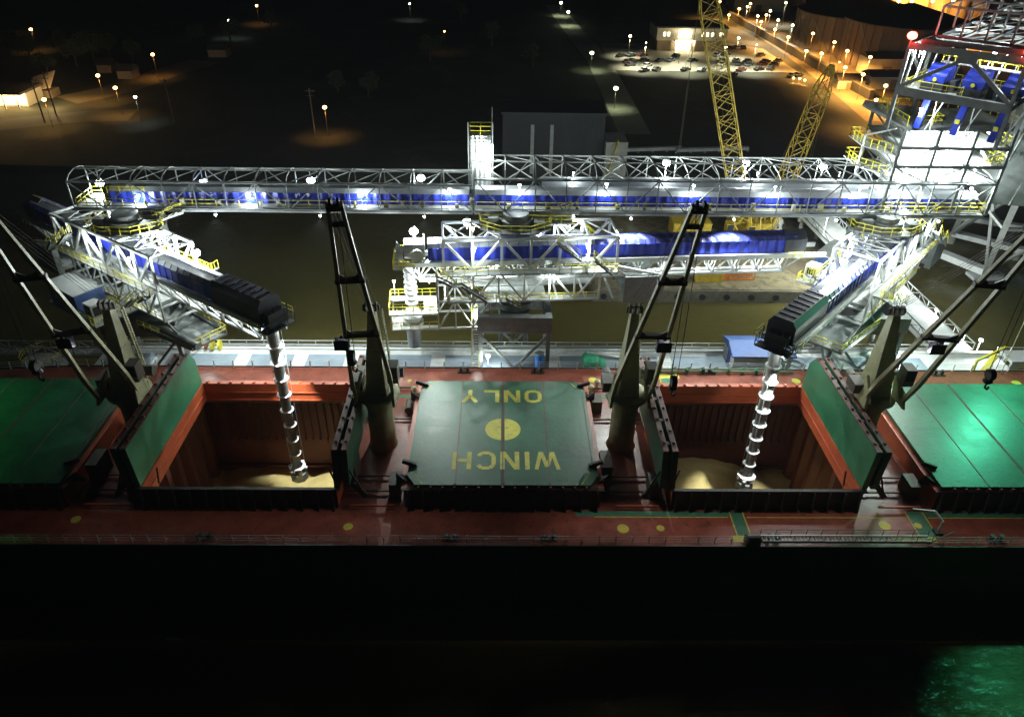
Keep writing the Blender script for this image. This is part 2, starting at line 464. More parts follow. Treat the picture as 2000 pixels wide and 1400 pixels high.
# cargo holds
for k in OPEN:
    a, b = HX[k]; a -= 4.0; b += 4.0; y0, y1, zb = 54.2, 82.4, -20
    h = MB()
    h.add([(a, y0, -.05), (b, y0, -.05), (b, y1, -.05), (a, y1, -.05), (a, y0, zb), (b, y0, zb), (b, y1, zb), (a, y1, zb)],
          [(4, 5, 6, 7), (0, 1, 5, 4), (2, 3, 7, 6), (1, 2, 6, 5), (3, 0, 4, 7)])
    # sloping topside tank and frames on the far side
    h.add([(a, HY1 + .4, -.06), (b, HY1 + .4, -.06), (b, y1, -4.6), (a, y1, -4.6)], [(0, 1, 2, 3)])
    h.add([(a, HY0 - .4, -.06), (b, HY0 - .4, -.06), (b, y0, -4.6), (a, y0, -4.6)], [(3, 2, 1, 0)])
    hh = h.build('cargo_hold', 'hold', ship)
    fr = MB()
    n = 26
    for i in range(n + 1):
        x = a + .5 + (b - a - 1) * i / n
        fr.box(x - .07, y1 - .5, -10.3, x + .07, y1 - .01, -4.5)
        fr.box(x - .09, y1 - .75, -10.7, x + .09, y1 - .01, -10.3)
    fr.box(a, y1 - .5, -15.6, b, y1 - .01, -15.4)
    for xx, s in ((a, 1), (b, -1)):   # corrugated end bulkheads
        for i in range(9):
            y = y0 + 1 + i * 3.1
            fr.add([(xx + s * .02, y, -.1), (xx + s * .9, y + .7, -.1), (xx + s * .9, y + 1.7, -.1), (xx + s * .02, y + 2.4, -.1),
                    (xx + s * .02, y, zb), (xx + s * .9, y + .7, zb), (xx + s * .9, y + 1.7, zb), (xx + s * .02, y + 2.4, zb)],
                   [(0, 1, 5, 4), (1, 2, 6, 5), (2, 3, 7, 6)])
    fr.build('bulkhead_frame', 'hold', hh)
    # grain: a settled bed with a fresh cone under the spout
    n = 56; gm = MB(); vs = []; 
    sx, sy = (-25.0, 72.0) if k == 1 else (30.4, 69.0)
    pk = [(-19.8, 77.2, -12.6, .5), (-27, 68, -11.0, .5)] if k == 1 else [(27.6, 75.6, -11.0, .45), (25.0, 74.6, -12.0, .42), (32.0, 73.5, -12.2, .5)]
    for j in range(n + 1):
        for i in range(n + 1):
            x = a + (b - a) * i / n; y = y0 + (y1 - y0) * j / n
            z = -16.4 + .25 * math.sin(x * .5 + y * .3) + .15 * math.sin(x * 1.3)
            for qx, qy, qz, sl in pk:
                z = max(z, qz - sl * math.hypot(x - qx, y - qy) + .08 * math.sin(x * 2 + y * 3))
            vs.append((x, y, z))
    gm.add(vs, [(j * (n + 1) + i, j * (n + 1) + i + 1, (j + 1) * (n + 1) + i + 1, (j + 1) * (n + 1) + i) for j in range(n) for i in range(n)])
    tag(gm.build('grain', 'grain', None, True),
        'pale yellow grain piled in the %s open cargo hold' % ('left' if k == 1 else 'right'), 'grain', None, 'stuff')
# railings of the ship
for nm, sgn in (('railing', -1), ('railing', 1)):
    r = MB(); pts = [(x, YC + sgn * (half(x) - .25), .1) for x in [-90, -84, -78, -72, -68, -64, -60, -56, -52, 0, 52, 70, 80, 95]]
    if sgn > 0:
        for p, q in zip(pts, pts[1:]):
            p = Vector(p); q = Vector(q); n = max(1, round((q - p).length / 2.6))
            for i in range(n): 
                c = p.lerp(q, i / n); r.beam(c, c + Vector((.05, 0, 1.15)), .13)
            for hz in (.4, .8, 1.12): r.beam(p + Vector((0, 0, hz)), q + Vector((0, 0, hz)), .035)
    else:
        for p, q in zip(pts, pts[1:]):
            p = Vector(p); q = Vector(q); n = max(1, round((q - p).length / 1.7))
            for i in range(n):
                c = p.lerp(q, i / n); r.beam(c, c + Vector((0, 0, 1.1)), .055); r.beam(c + Vector((0, .45, 0)), c + Vector((0, 0, .7)), .045)
            for hz in (.35, .7, 1.08): r.beam(p + Vector((0, 0, hz)), q + Vector((0, 0, hz)), .022)
    r.build('railing', 'white' if sgn > 0 else 'steel', ship)
# deck markings
ym = MB(); gm = MB(); cm = MB()
def disc(mb, c, r, z, n=20): mb.prism([(c[0] + r * math.cos(t * 2 * math.pi / n), c[1] + r * math.sin(t * 2 * math.pi / n)) for t in range(n)], z - .003, z)
for px, py, r in ((1217, 1032, .62), (1290, 1031, .42), (1728, 1026, .62), (1793, 1026, .4), (680, 1028, .5), (750, 743, .6), (1158, 742, .6),
                  (148, 1014, .5), (1555, 744, .6), (1985, 748, .6), (1935, 754, .6), (800, 743, .3)):
    p = at(px, py, 0); disc(cm, (p.x, p.y), r, .010)
p0 = at(1422, 1000, 0); p1 = at(1447, 1046, 0)
for q, wd in ((24.6, 1.25), (43.6, 1.7)):
    gm.box(q, 53.2, .004, q + wd, 57.4, .008); ym.box(q - .14, 53.2, .004, q - .02, 57.4, .009); ym.box(q + wd + .02, 53.2, .004, q + wd + .14, 57.4, .009)
ym.box(23.9, 53.0, .010, 27.4, 53.9, .014); ym.box(40.5, 53.0, .010, 45.0, 53.9, .014)
gm.box(8, 56.6, .004, 24.58 - .2, 57.35, .008); gm.box(45.5, 56.6, .004, 70, 57.35, .008); ym.box(10, 56.45, .004, 24.2, 56.56, .009); ym.box(26.2, 56.45, .004, 43.3, 56.56, .009)
ym.box(45.6, 56.45, .004, 70, 56.56, .009)
gm.box(21.6, 78.6, .004, 22.8, 82.9, .008); ym.box(21.4, 78.6, .004, 21.56, 82.9, .009); ym.box(22.84, 78.6, .004, 23.0, 82.9, .009)
ym.box(20.3, 82.3, .010, 24.2, 83.4, .014)
gm.box(10.8, 77.6, .004, 18, 78.2, .008); gm.box(-17, 77.6, .004, -10.8, 78.2, .008)
gm.box(49, 77.8, .004, 68, 78.5, .008)
def split_build(mb, nv, name, ma, parent):
    for i in range(0, len(mb.v), nv):
        q = MB(); q.v = mb.v[i:i + nv]; q.f = [tuple(k - i for k in f) for f in mb.f if i <= f[0] < i + nv]; q.build(name, ma, parent)
split_build(ym, 8, 'yellow_marking', 'yellowmark', ship); split_build(gm, 8, 'green_walkway', 'greenmark', ship); split_build(cm, 40, 'yellow_disc', 'yellowmark', ship)
# deck machinery: winches, bollards, pipes, vents between the hatches
for i, cx in enumerate((-41.9, -13.9, 14.3, 42.6)):
    d = MB()
    d.box(cx - 3.2, HY0 + 3.2, .004, cx - 2.0, HY0 + 6, 2.6); d.box(cx + 1.9, HY0 + 1, .004, cx + 3.1, HY0 + 3.2, 1.9)
    d.box(cx - 2.9, 74.5, .004, cx - 1.6, 76.4, 1.7); d.cyl((cx + 2.4, 74, .6), (cx + 2.4, 76, .6), .5)
    for yy in (60, 62.4, 72.8, 79.4): d.beam((cx - 3, yy, .35), (cx + 3, yy, .35), .18)
    d.build('deck_machinery', 'cranedark', ship)
    d = MB()
    for xx, yy in ((cx - 2.6, 78.8), (cx - 1.6, 80.0), (cx + 2.7, 78.2)):
        d.cyl((xx, yy, 0), (xx, yy, .9), .22, n=8); d.lathe((xx, yy, .9), [(.42, 0), (.45, .2), (.2, .42)], 8)
    d.build('vent_pipe', 'cranepaint', ship)
    d = MB(); d.beam((cx - 2, 57.6, .5), (cx + 2.6, 57.6, .5), .2); d.beam((cx + 3.1, 59, .6), (cx + 3.1, 70, .6), .14); d.beam((cx - 3.4, 59, .6), (cx - 3.4, 76, .6), .14)
    d.build('deck_pipe', 'coaming', ship)
for x in (-30, -5, 5, 28, 51, 60):
    for y in (YN + .9, YF - 1.0):
        d = MB()
        for dx in (-.45, .45): d.cyl((x + dx, y, 0), (x + dx, y, .8), .2, .24, 10)
        d.box(x - .9, y - .3, .004, x + .9, y + .3, .12)
        d.build('bollard', 'darkiron', ship)
# deck rail gear (fairleads, valves and pipes along the far edge)
d = MB()
for x in [17.5 + i * 1.9 for i in range(11)]:
    d.box(x, 83.2, .004, x + .35, 83.6, .5 + .5 * rnd(0, 1)); d.beam((x, 83.4, .9), (x + .6, 83.4, 1.1), .12)
d.beam((17, 83.5, .35), (40, 83.5, .35), .16); d.beam((17, 83.75, .55), (40, 83.75, .55), .12)
d.build('deck_pipe', 'greenmark', ship)
# the stowed accommodation ladder along the near rail
gl = thing('accommodation_ladder', 'long stowed gangway ladder lying along the near edge of the red deck', 'gangway', (34, 52.5, .2))
l = MB()
for y in (52.25, 53.0): l.beam((26.4, y, .9), (43.6, y, .9), .1, .3)
for i in range(44): x = 26.6 + i * .39; l.beam((x, 52.25, .9), (x, 53.0, .9), .1, .04)
l.build('ladder_tread', 'steel', gl)
l = MB(); l.rail([(26.4, 52.2, 1.0), (43.6, 52.2, 1.0)], .8, 1.6, .05); l.rail([(26.4, 53.05, 1.0), (43.6, 53.05, 1.0)], .8, 1.6, .05); l.build('handrail', 'steeldk', gl)
l = MB(); l.box(24.9, 52.3, .1, 26.4, 53.2, 1.1); l.cyl((25, 52.6, .9), (26.3, 52.6, .9), .5); l.beam((43.6, 52.6, .2), (46.5, 53.4, 1.2), .12); l.build('end_platform', 'cranedark', gl)
dv = thing('davit_arm', 'pale curved davit arm by the gangway on the near deck', 'davit', (45, 55, 0))
d = MB(); d.cyl((45.6, 54.4, 0), (45.6, 54.4, 1.7), .12, n=8); d.beam((45.6, 54.4, 1.7), (44.9, 55.1, 2.4), .16); d.beam((44.9, 55.1, 2.4), (42.8, 55.5, 2.3), .14); d.build('arm', 'white', dv)
d = MB(); d.box(45.2, 54.0, .01, 46.0, 54.8, .3); d.build('base_plate', 'cranedark', dv)

# ------------------------------------------------------------------ hatch covers
def panel(mb, x0, x1, z0, z1, ch=None, y0=HY0 - .15, y1=HY1 + .15):
    c = .9
    if ch == 'l': pts = [(x0 + c, y0), (x1, y0), (x1, y1), (x0 + c, y1), (x0, y1 - 1.5), (x0, y0 + 1.5)]
    elif ch == 'r': pts = [(x0, y0), (x1 - c, y0), (x1, y0 + 1.5), (x1, y1 - 1.5), (x1 - c, y1), (x0, y1)]
    else: pts = [(x0, y0), (x1, y0), (x1, y1), (x0, y1)]
    mb.prism(pts, z0, z1)


def closed_cover(k, label):
    a, b = HX[k]; t = thing('hatch_cover', label, 'hatch cover', ((a + b) / 2, YC, 2.5), 'closed green hatch covers')
    wd = (b - a) / 4; cu = [a - .15, a + wd, (a + b) / 2, b - wd, b + .15]
    for i in range(4):
        gl_, gr = (.05, .05); 
        if i == 1: gr = .16
        if i == 2: gl_ = .16
        mb = MB(); panel(mb, cu[i] + gl_ * (i > 0), cu[i + 1] - gr * (i < 3), 2.62, 3.05, ('l' if i == 0 else 'r' if i == 3 else None) if k == 2 else None)
        pn = mb.build('cover_panel', 'hatch', t)
        tl = MB()
        for yy in (62.6, 67.9, 72.6): tl.box(cu[i] + .35, yy, 3.051, cu[i + 1] - .35, yy + .035, 3.0545)
        tl.build('weld_seam', 'hatch', pn)
        s = MB()
        if i < 3: s.box(cu[i + 1] - .045, HY0, 3.052, cu[i + 1] + .045, HY1, 3.10)
        else: s.box(b - .3, HY0 + 3, 3.052, b - .2, HY1 - 3, 3.10)
        s.build('seam_strip', 'edge', pn)
    s = MB(); s.box(a - .1, HY0 - .1, 2.53, b + .1, HY1 + .1, 2.62)
    s.box((a + b) / 2 - .155, HY0 - .1, 2.7, (a + b) / 2 + .155, HY1 + .1, 2.9); s.build('cover_frame', 'edge', t)
    cl_ = MB()
    for i in range(15):
        x = a + 1.2 + i * (b - a - 2.4) / 14; cl_.box(x - .12, HY0 - .42, 2.45, x + .12, HY0 - .17, 2.95); cl_.box(x - .12, HY1 + .17, 2.45, x + .12, HY1 + .42, 2.95)
    cl_.box(a + .3, HY0 - .3, 2.53, b - .3, HY0 - .2, 2.6); cl_.box(a + .3, HY1 + .2, 2.53, b - .3, HY1 + .3, 2.6); cl_.build('cover_cleat', 'edge', t)
    for x, sg in ((a - .1, -1), (b + .1, 1)):
        for y in (HY0 + 1.2, HY1 - 2.6):
            br = MB()
            br.add([(x, y - .5, 2.6), (x + sg * 1.2, y, 3.4), (x + sg * 1.35, y + .9, 1.6), (x + sg * .9, y + 1.2, 1.2), (x, y + .4, 2.6),
                    (x, y - .3, 2.2), (x + sg * 1.2, y + .2, 3.0), (x + sg * 1.35, y + 1.1, 1.2), (x + sg * .9, y + 1.4, .8), (x, y + .6, 2.2)],
                   [(0, 1, 2, 3, 4), (9, 8, 7, 6, 5), (0, 5, 6, 1), (1, 6, 7, 2), (2, 7, 8, 3), (3, 8, 9, 4), (4, 9, 5, 0)])
            br.beam((x - sg * .8, y + 1.6, 3.1), (x + sg * .7, y + 1.9, 3.5), .3, .5)
            br.build('hinge_arm', 'darkiron', t)
    return t


c3 = closed_cover(2, 'closed dark green hatch cover with yellow words and disc painted on it')
c5 = closed_cover(4, 'closed green hatch cover shining in green light at the right edge')
c1 = closed_cover(0, 'closed dark green hatch cover at the left edge of the ship')
# painted letters on the middle cover, read from the dock side
def letter(mb, ch, x, y, w_, h_, s, z):
    """x,y = lower left as the reader (facing -Y) sees it; rotated by half a turn"""
    P = lambda u, v: (x - u * w_, y - v * h_, z)
    def st(a, b): mb.beam(P(*a), P(*b), s, .004)
    if ch == 'I': st((.5, 0), (.5, 1))
    elif ch == 'H': st((.1, 0), (.1, 1)); st((.9, 0), (.9, 1)); st((.13, .5), (.87, .5))
    elif ch == 'N': st((.1, 0), (.1, 1)); st((.9, 0), (.9, 1)); mb.T = None; mb.beam((*P(.14, .98)[:2], z + .004), (*P(.86, .02)[:2], z + .004), s, .004)
    elif ch == 'L': st((.1, 0), (.1, 1)); st((.2, .09), (.95, .09))
    elif ch == 'Y': st((.5, 0), (.5, .45)); st((.05, 1), (.48, .5)); st((.95, 1), (.52, .5))
    elif ch == 'W':
        for a, b, q in (((.02, 1), (.24, 0), 0), ((.27, .03), (.49, .85), .004), ((.51, .85), (.73, .03), 0), ((.76, 0), (.98, 1), .004)):
            mb.beam((*P(*a)[:2], z + q), (*P(*b)[:2], z + q), s * .85, .004)
    elif ch in 'CO':
        pts = [(.92, .24), (.72, .07), (.28, .07), (.07, .26), (.07, .74), (.28, .93), (.72, .93), (.92, .76)]
        if ch == 'O': pts.append(pts[0])
        for i, (a, b) in enumerate(zip(pts, pts[1:])):
            mb.beam((*P(*a)[:2], z + .004 * (i % 2)), (*P(*b)[:2], z + .004 * (i % 2)), s * .95, .004)


LZ = 3.056
for word, xr, y0_, hh_, lw, pitch, s in (('WINCH', 6.35, 63.4, 2.9, 2.0, 2.55, .5), ('ONLY', 4.9, 75.1, 2.5, 1.9, 2.6, .5)):
    lm = MB(); x = xr
    for ch in word:
        wd = {'W': 2.5, 'I': .6}.get(ch, lw)
        letter(lm, ch, x, y0_, wd, hh_, s, LZ); x -= wd + (.68 if word == 'ONLY' else .62)
    lm.build('painted_word', 'yellowmark', c3)
dmk = MB(); c0 = at(984, 838, 3.05)
for sg in (-1, 1):
    n = 24; pts = []
    for i in range(n + 1):
        t_ = -math.pi / 2 + math.pi * i / n
        pts.append((.25 + sg * (.2 + 1.85 * math.cos(t_)), c0.y + 1.95 * math.sin(t_)))
    if sg < 0: pts.reverse()
    dmk.prism(pts, LZ - .002, LZ + .003)
dmk.build('painted_disc', 'yellowmark', c3)
ln = MB()
for a, b in (((-9.1, 75.4), (-8.3, 76.9)), ((9.6, 75.4), (8.7, 76.9)), ((-9.1, 59.7), (-8.2, 58.2)), ((9.6, 59.9), (8.6, 58.2))):
    ln.beam((*a, LZ), (*b, LZ), .1, .004)
ln.build('painted_corner_line', 'yellowmark', c3)


def folded_cover(x, sg, label, hatch='hatchv'):
    """two panels standing on end at x; sg = side that faces the open hold"""
    t = thing('folded_hatch_cover', label, 'hatch cover', (x, YC, 2.5), 'folded hatch covers standing open')
    H = 5.0; ty = .62
    for i in range(2):
        xa = x - sg * (i * (ty + .38)); xb = xa - sg * ty
        x0, x1 = min(xa, xb), max(xa, xb)
        y0, y1 = HY0 - .1, HY1 + .1
        lean = sg * -.25
        vs = []
        zb, zt = 2.6, 2.6 + H
        pr = [(y0, zb), (y1, zb), (y1, zt - 1.4), (y1 - 1.2, zt), (y0 + 1.2 * 0, zt)]
        for xx in (x0, x1): vs += [(xx + lean * (z - zb) / H, y, z) for y, z in pr]
        mb = MB(); n = 5
        mb.add(vs, [tuple(range(n - 1, -1, -1)), tuple(range(n, 2 * n))] + [(i2, (i2 + 1) % n, n + (i2 + 1) % n, n + i2) for i2 in range(n)])
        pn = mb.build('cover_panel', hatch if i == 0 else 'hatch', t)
        e = MB()
        e.beam(((x0 + x1) / 2 + lean, y0 + .02, zt + .06), ((x0 + x1) / 2 + lean, y1 - 1.2, zt + .06), ty * .9, .1)
        for k in range(9):
            yy = y0 + 1.2 + k * 2.0; e.box((x0 + x1) / 2 + lean - .12, yy, zt + .1, (x0 + x1) / 2 + lean + .12, yy + .25, zt + .3)
        e.build('edge_seal', 'edge', pn)
    s = MB()
    xm = x - sg * (ty + .19)
    for k in range(5):
        yy = HY0 + 1.5 + k * 3.9; s.beam((xm - .35 + .0, yy, 2.6), (xm - sg * .25, yy, 7.5), .3, .5)
    s.build('hinge_web', 'edge', t)
    s = MB()
    for yy in (HY0 + .4, HY1 - 1): s.beam((x - sg * 1.8, yy, 2.7), (x - sg * 3.1, yy, 1.0), .3, .6); s.beam((x - sg * 1.7, yy, 4.6), (x - sg * 3.0, yy, 1.2), .16)
    s.build('hinge_arm', 'darkiron', t)
    s = MB(); s.beam((x + sg * .5, HY0 + 2.4, .8), (x + sg * .9, HY0 + 2.2, 3.1), .16); s.build('support_post', 'darkiron', t)
    return t


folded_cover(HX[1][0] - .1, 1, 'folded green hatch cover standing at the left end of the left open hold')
folded_cover(HX[1][1] + .1, -1, 'dark folded hatch cover standing between the left open hold and its crane', 'hatch')
folded_cover(HX[3][0] - .1, 1, 'dark folded hatch cover standing between the right open hold and its left crane', 'hatch')
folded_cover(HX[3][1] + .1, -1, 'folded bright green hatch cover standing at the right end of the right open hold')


# ------------------------------------------------------------------ deck cranes
def lerp(a, b, t): return Vector(a).lerp(Vector(b), t)


def deck_crane(x0, tip, label, hooklabel, hookpx):
    t = thing('deck_crane', label, 'crane', (x0, YC, 0), 'deck cranes of the ship')
    c = (x0, YC)
    MB().lathe((x0, YC, 0), [(1.75, 0), (1.5, .6), (1.45, 5.4), (1.8, 6.5), (1.95, 7.1)], 20).build('pedestal', 'cranepaint', t, True)
    MB().lathe((x0, YC, 7.1), [(2.3, 0), (2.45, .15), (2.45, .55), (2.0, .9), (1.6, 1.0)], 20).build('slewing_ring', 'cranepaint', t, True)
    # tower house: tapering box with two cheeks for the boom foot
    h = MB()
    def tb(x_0, y_0, z_0, x_1, y_1, z_1, X0, Y0, X1, Y1):
        h.add([(x_0, y_0, z_0), (x_1, y_0, z_0), (x_1, y_1, z_0), (x_0, y_1, z_0), (X0, Y0, z_1), (X1, Y0, z_1), (X1, Y1, z_1), (X0, Y1, z_1)],
              [(3, 2, 1, 0), (4, 5, 6, 7), (0, 1, 5, 4), (1, 2, 6, 5), (2, 3, 7, 6), (3, 0, 4, 7)])
    tb(x0 - 1.15, YC - 1.5, 8.05, x0 + 1.15, YC + 1.7, 13.2, x0 - .8, YC - .4, x0 + .8, YC + 1.6)
    tb(x0 - .75, YC - .3, 13.2, x0 + .75, YC + 1.55, 17.6, x0 - .4, YC + .5, x0 + .4, YC + 1.45)
    h.build('tower_house', 'cranepaint', t)
    h = MB()
    for s in (-1, 1):
        h.add([(x0 + s * 2.0, YC - 3.0, 7.6), (x0 + s * 2.0, YC - .2, 7.6), (x0 + s * 1.4, YC - .4, 10.5), (x0 + s * 1.8, YC - 2.4, 9.4),
               (x0 + s * 2.3, YC - 3.0, 7.6), (x0 + s * 2.3, YC - .2, 7.6), (x0 + s * 1.7, YC - .4, 10.5), (x0 + s * 2.1, YC - 2.4, 9.4)],
              [(0, 1, 2, 3), (7, 6, 5, 4), (0, 4, 5, 1), (1, 5, 6, 2), (2, 6, 7, 3), (3, 7, 4, 0)])
    h.build('boom_bracket', 'cranepaint', t)
    h = MB()
    for s in (-.55, 0, .55): h.cyl((x0 + s - .1, YC + .8, 18.1), (x0 + s + .1, YC + .8, 18.1), .55, n=14)
    h.beam((x0 - .8, YC + .8, 17.6), (x0 - .8, YC + .8, 18.3), .2); h.beam((x0 + .8, YC + .8, 17.6), (x0 + .8, YC + .8, 18.3), .2)
    h.beam((x0 - .8, YC + .8, 18.3), (x0 + .8, YC + .8, 18.3), .15)
    h.build('top_sheave', 'cranedark', t)
    cb = MB(); cb.box(x0 + 1.55, YC - 2.2, 10.2, x0 + 2.7, YC - .6, 12.3); cb = cb.build('operator_cab', 'cranedark', t)
    MB().box(x0 + 1.65, YC - 2.26, 10.9, x0 + 2.6, YC - 2.21, 12.1).build('window', 'glass', cb)
    h = MB(); h.rail([(x0 - 1.9, YC + 2.2, 8.0), (x0 + 1.9, YC + 2.2, 8.0), (x0 + 2.4, YC - .1, 8.0)], 1, 1.2, .06)
    h.stair((x0 + 1.45, YC + 2.0, 8.1), (x0 + .9, YC + 2.0, 17), .5, 24); h.build('ladder', 'cranepaint', t)
    h = MB(); h.box(x0 - 2.9, YC - .9, 8.3, x0 - 1.55, YC + 1.2, 9.5); h.cyl((x0 - 2.2, YC + 1.4, 9.0), (x0 - 2.2, YC + 2.5, 9.0), .5)
    h.cyl((x0 + 1.6, YC + 1.0, 9.6), (x0 + 2.9, YC + 1.0, 9.6), .62, n=14); h.build('winch', 'cranedark', t)
    # boom: two box chords joined by cross members
    foot = Vector((x0, YC - 2.3, 8.7)); tip = Vector(tip); ax = (tip - foot).normalized()
    side = Vector((ax.y, -ax.x, 0)).normalized(); wf, wt = 2.1, .48
    nrm = side.cross(ax)
    for s in (-1, 1):
        bm_ = MB()
        pts = [(foot + side * s * wf * .95, .34, .46), (foot.lerp(tip, .12) + side * s * (wf - .1), .4, .56), (foot.lerp(tip, .85) + side * s * (wt + .22), .3, .36), (tip + side * s * wt, .26, .32)]
        for (p, w1, h1), (q, w2, h2) in zip(pts, pts[1:]):
            vs = []
            for c_, ww, hh in ((p, w1, h1), (q, w2, h2)):
                vs += [c_ + side * i * ww / 2 + nrm * j * hh / 2 for i, j in ((-1, -1), (1, -1), (1, 1), (-1, 1))]
            bm_.add(vs, [(3, 2, 1, 0), (4, 5, 6, 7), (0, 1, 5, 4), (1, 2, 6, 5), (2, 3, 7, 6), (3, 0, 4, 7)])
        bm_.build('boom_chord', 'cranepaint', t)
    for f_ in (.42, .70):
        c_ = foot.lerp(tip, f_); ww = wf + (wt - wf) * f_
        mbx = MB(); mbx.beam(c_ - side * (ww + .25), c_ + side * (ww + .25), .55, .4)
        mbx.beam(c_ - side * (ww) + ax * .9, c_ - side * (ww - .7), .3); mbx.beam(c_ + side * ww + ax * .9, c_ + side * (ww - .7), .3)
        mbx.build('cross_member', 'cranedark', t)
    mbx = MB(); mbx.beam(tip - side * .62 - ax * .5, tip + side * .62 - ax * .5, .5, .4)
    for s in (-.28, .28): mbx.cyl(tip + side * (s - .1), tip + side * (s + .1), .36, n=14)
    mbx.beam(tip - side * .6 - ax * 2.4, tip + side * .6 - ax * 2.4, .3, .35)
    mbx.build('boom_head', 'cranedark', t)
    mbx = MB()
    top = Vector((x0, YC + .8, 18.6))
    for s in (-.55, -.2, .2, .55): mbx.cyl(top + side * s, tip + side * s * .9, .028, n=4, cap=False)
    mbx.build('luffing_rope', 'cranedark', t)
    hk = atY(hookpx[0], hookpx[1], tip.y - .4); hx, hy = tip.x, tip.y - .4
    H = thing('crane_hook', hooklabel, 'crane hook', (hx, hy, hk.z), 'hook blocks hanging from the deck cranes')
    MB().cyl((hx - .22, hy, hk.z + .2), (hx + .22, hy, hk.z + .2), .48, n=14).build('hook_block', 'darkiron', H)
    mbx = MB(); mbx.lathe((hx, hy, hk.z - .75), [(.1, 0), (.42, .3), (.3, .6)], 10)
    mbx.cyl((hx, hy, hk.z - .75), (hx, hy, hk.z - 1.1), .08, n=6)
    mbx.cyl((hx, hy, hk.z - 1.1), (hx + .25, hy, hk.z - 1.3), .09, n=6); mbx.cyl((hx + .25, hy, hk.z - 1.3), (hx + .3, hy, hk.z - 1.0), .08, n=6)
    mbx.build('hook', 'darkiron', H)
    mbx = MB()
    for s in (-.25, .25): mbx.cyl((hx + s, hy, hk.z + .4), (tip.x + s, tip.y - .3, tip.z - .3), .03, n=4, cap=False)
    mbx.build('hoist_rope', 'cranedark', H)
    return t


def tip_of(px, py, x0, L=33.):
    P0 = Vector((x0, YC - 2.3, 8.7)); d = ray(px, py); o = CAM - P0
    a = d.dot(d); b = 2 * d.dot(o); c = o.dot(o) - L * L; D = b * b - 4 * a * c
    return CAM + d * ((-b - math.sqrt(max(D, 0))) / 2 / a)


t2 = tip_of(652, 397, -13.9); t3 = tip_of(1368, 402, 14.3)
dv_ = (Vector(t2) - Vector((-13.9, YC - 2.3, 8.7)))
def prj(p):
    v = Vector(p) - CAM; w_ = v.dot(FW); return 1000 + F * v.dot(RT) / w_, 700 - F * v.dot(UP) / w_


def slew(x0, xe, ye):
    f0 = Vector((x0, YC - 2.3, 8.7)); best = None
    for k in range(-60, 61):
        tp_ = f0 + Vector((k * .2, dv_.y, dv_.z)); a = prj(f0); b = prj(tp_)
        y = a[1] + (b[1] - a[1]) * (xe - a[0]) / (b[0] - a[0]) if abs(b[0] - a[0]) > 1 else 9e9
        if (b[0] - a[0]) * (xe - a[0]) > 0 and (best is None or abs(y - ye) < best[0]): best = (abs(y - ye), tp_)
    return best[1]


t1 = slew(-41.9, 0, 466); t4 = slew(42.6, 2000, 486)
deck_crane(-41.9, t1, 'cream deck crane left of the left open hold, boom leaving the picture at left', 'black hook block hanging over the far deck beyond the left hatch cover', (84, 718))
deck_crane(-13.9, t2, 'dark deck crane between the left open hold and the lettered hatch cover', 'small dark hook block hanging at the crane left of the lettered hatch cover', (775, 700))
deck_crane(14.3, t3, 'deck crane between the lettered hatch cover and the right open hold', 'dark hook block hanging beside the crane right of the lettered hatch cover', (1305, 748))
deck_crane(42.6, t4, 'cream deck crane right of the right open hold, boom leaving the picture at right', 'black hook block hanging over the far end of the right hatch cover', (1889, 735))

# ------------------------------------------------------------------ dock
dock = thing('loading_dock', 'white concrete dock with grey blue deck panels alongside the ship', 'dock', (0, 89, WZ))
DZ = -2.0; DX0, DX1 = -57.5, 73.5; DY0, DY1 = 85.6, 92.9
MB().box(DX0, DY0, DZ - 1.2, DX1, DY1, DZ).build('slab', 'concrete', dock)
xx = DX0 + 1.0; widths = [6.8, 9.6, 6.2, 5.4, 10.4, 14.6, 14.2, 13.6, 8.2, 11, 9.6, 8.6]
for wd in widths:
    if xx + wd > DX1 - 4: break
    MB().box(xx, DY0 + .5, DZ + .002, xx + wd, DY1 - 2.1, DZ + .02).build('deck_panel', 'grating', dock); xx += wd + 2.0
mb = MB(); mb.rail([(DX0, DY1 - .2, DZ), (DX1 - 10, DY1 - .2, DZ)], 1.15, 2.5, .1); mb.build('railing', 'white', dock)
mb = MB(); mb.rail([(DX0, DY0 + .15, DZ), (DX1, DY0 + .15, DZ)], 1.1, 2.5, .07); mb.build('railing', 'white', dock)
mb = MB(); mb.box(DX0, DY1 - 1.0, DZ + .003, DX1, DY1 - .6, DZ + .3); mb.build('kerb', 'concrete', dock)
mb = MB(); mb.beam((DX0, DY1 + .35, DZ - .25), (DX1 - 10, DY1 + .35, DZ - .25), .35, .5); mb.beam((DX0, DY1 - .35, DZ + .45), (DX1 - 10, DY1 - .35, DZ + .45), .16); mb.build('service_pipe', 'steel', dock)
for i in range(14):
    x = DX0 + 3 + i * 9.6
    mb = MB()
    for y in (DY0 + 1, DY1 - 1): mb.cyl((x, y, -14), (x, y, DZ - 1.19), .55, n=10)
    mb.build('piling', 'piling', dock)

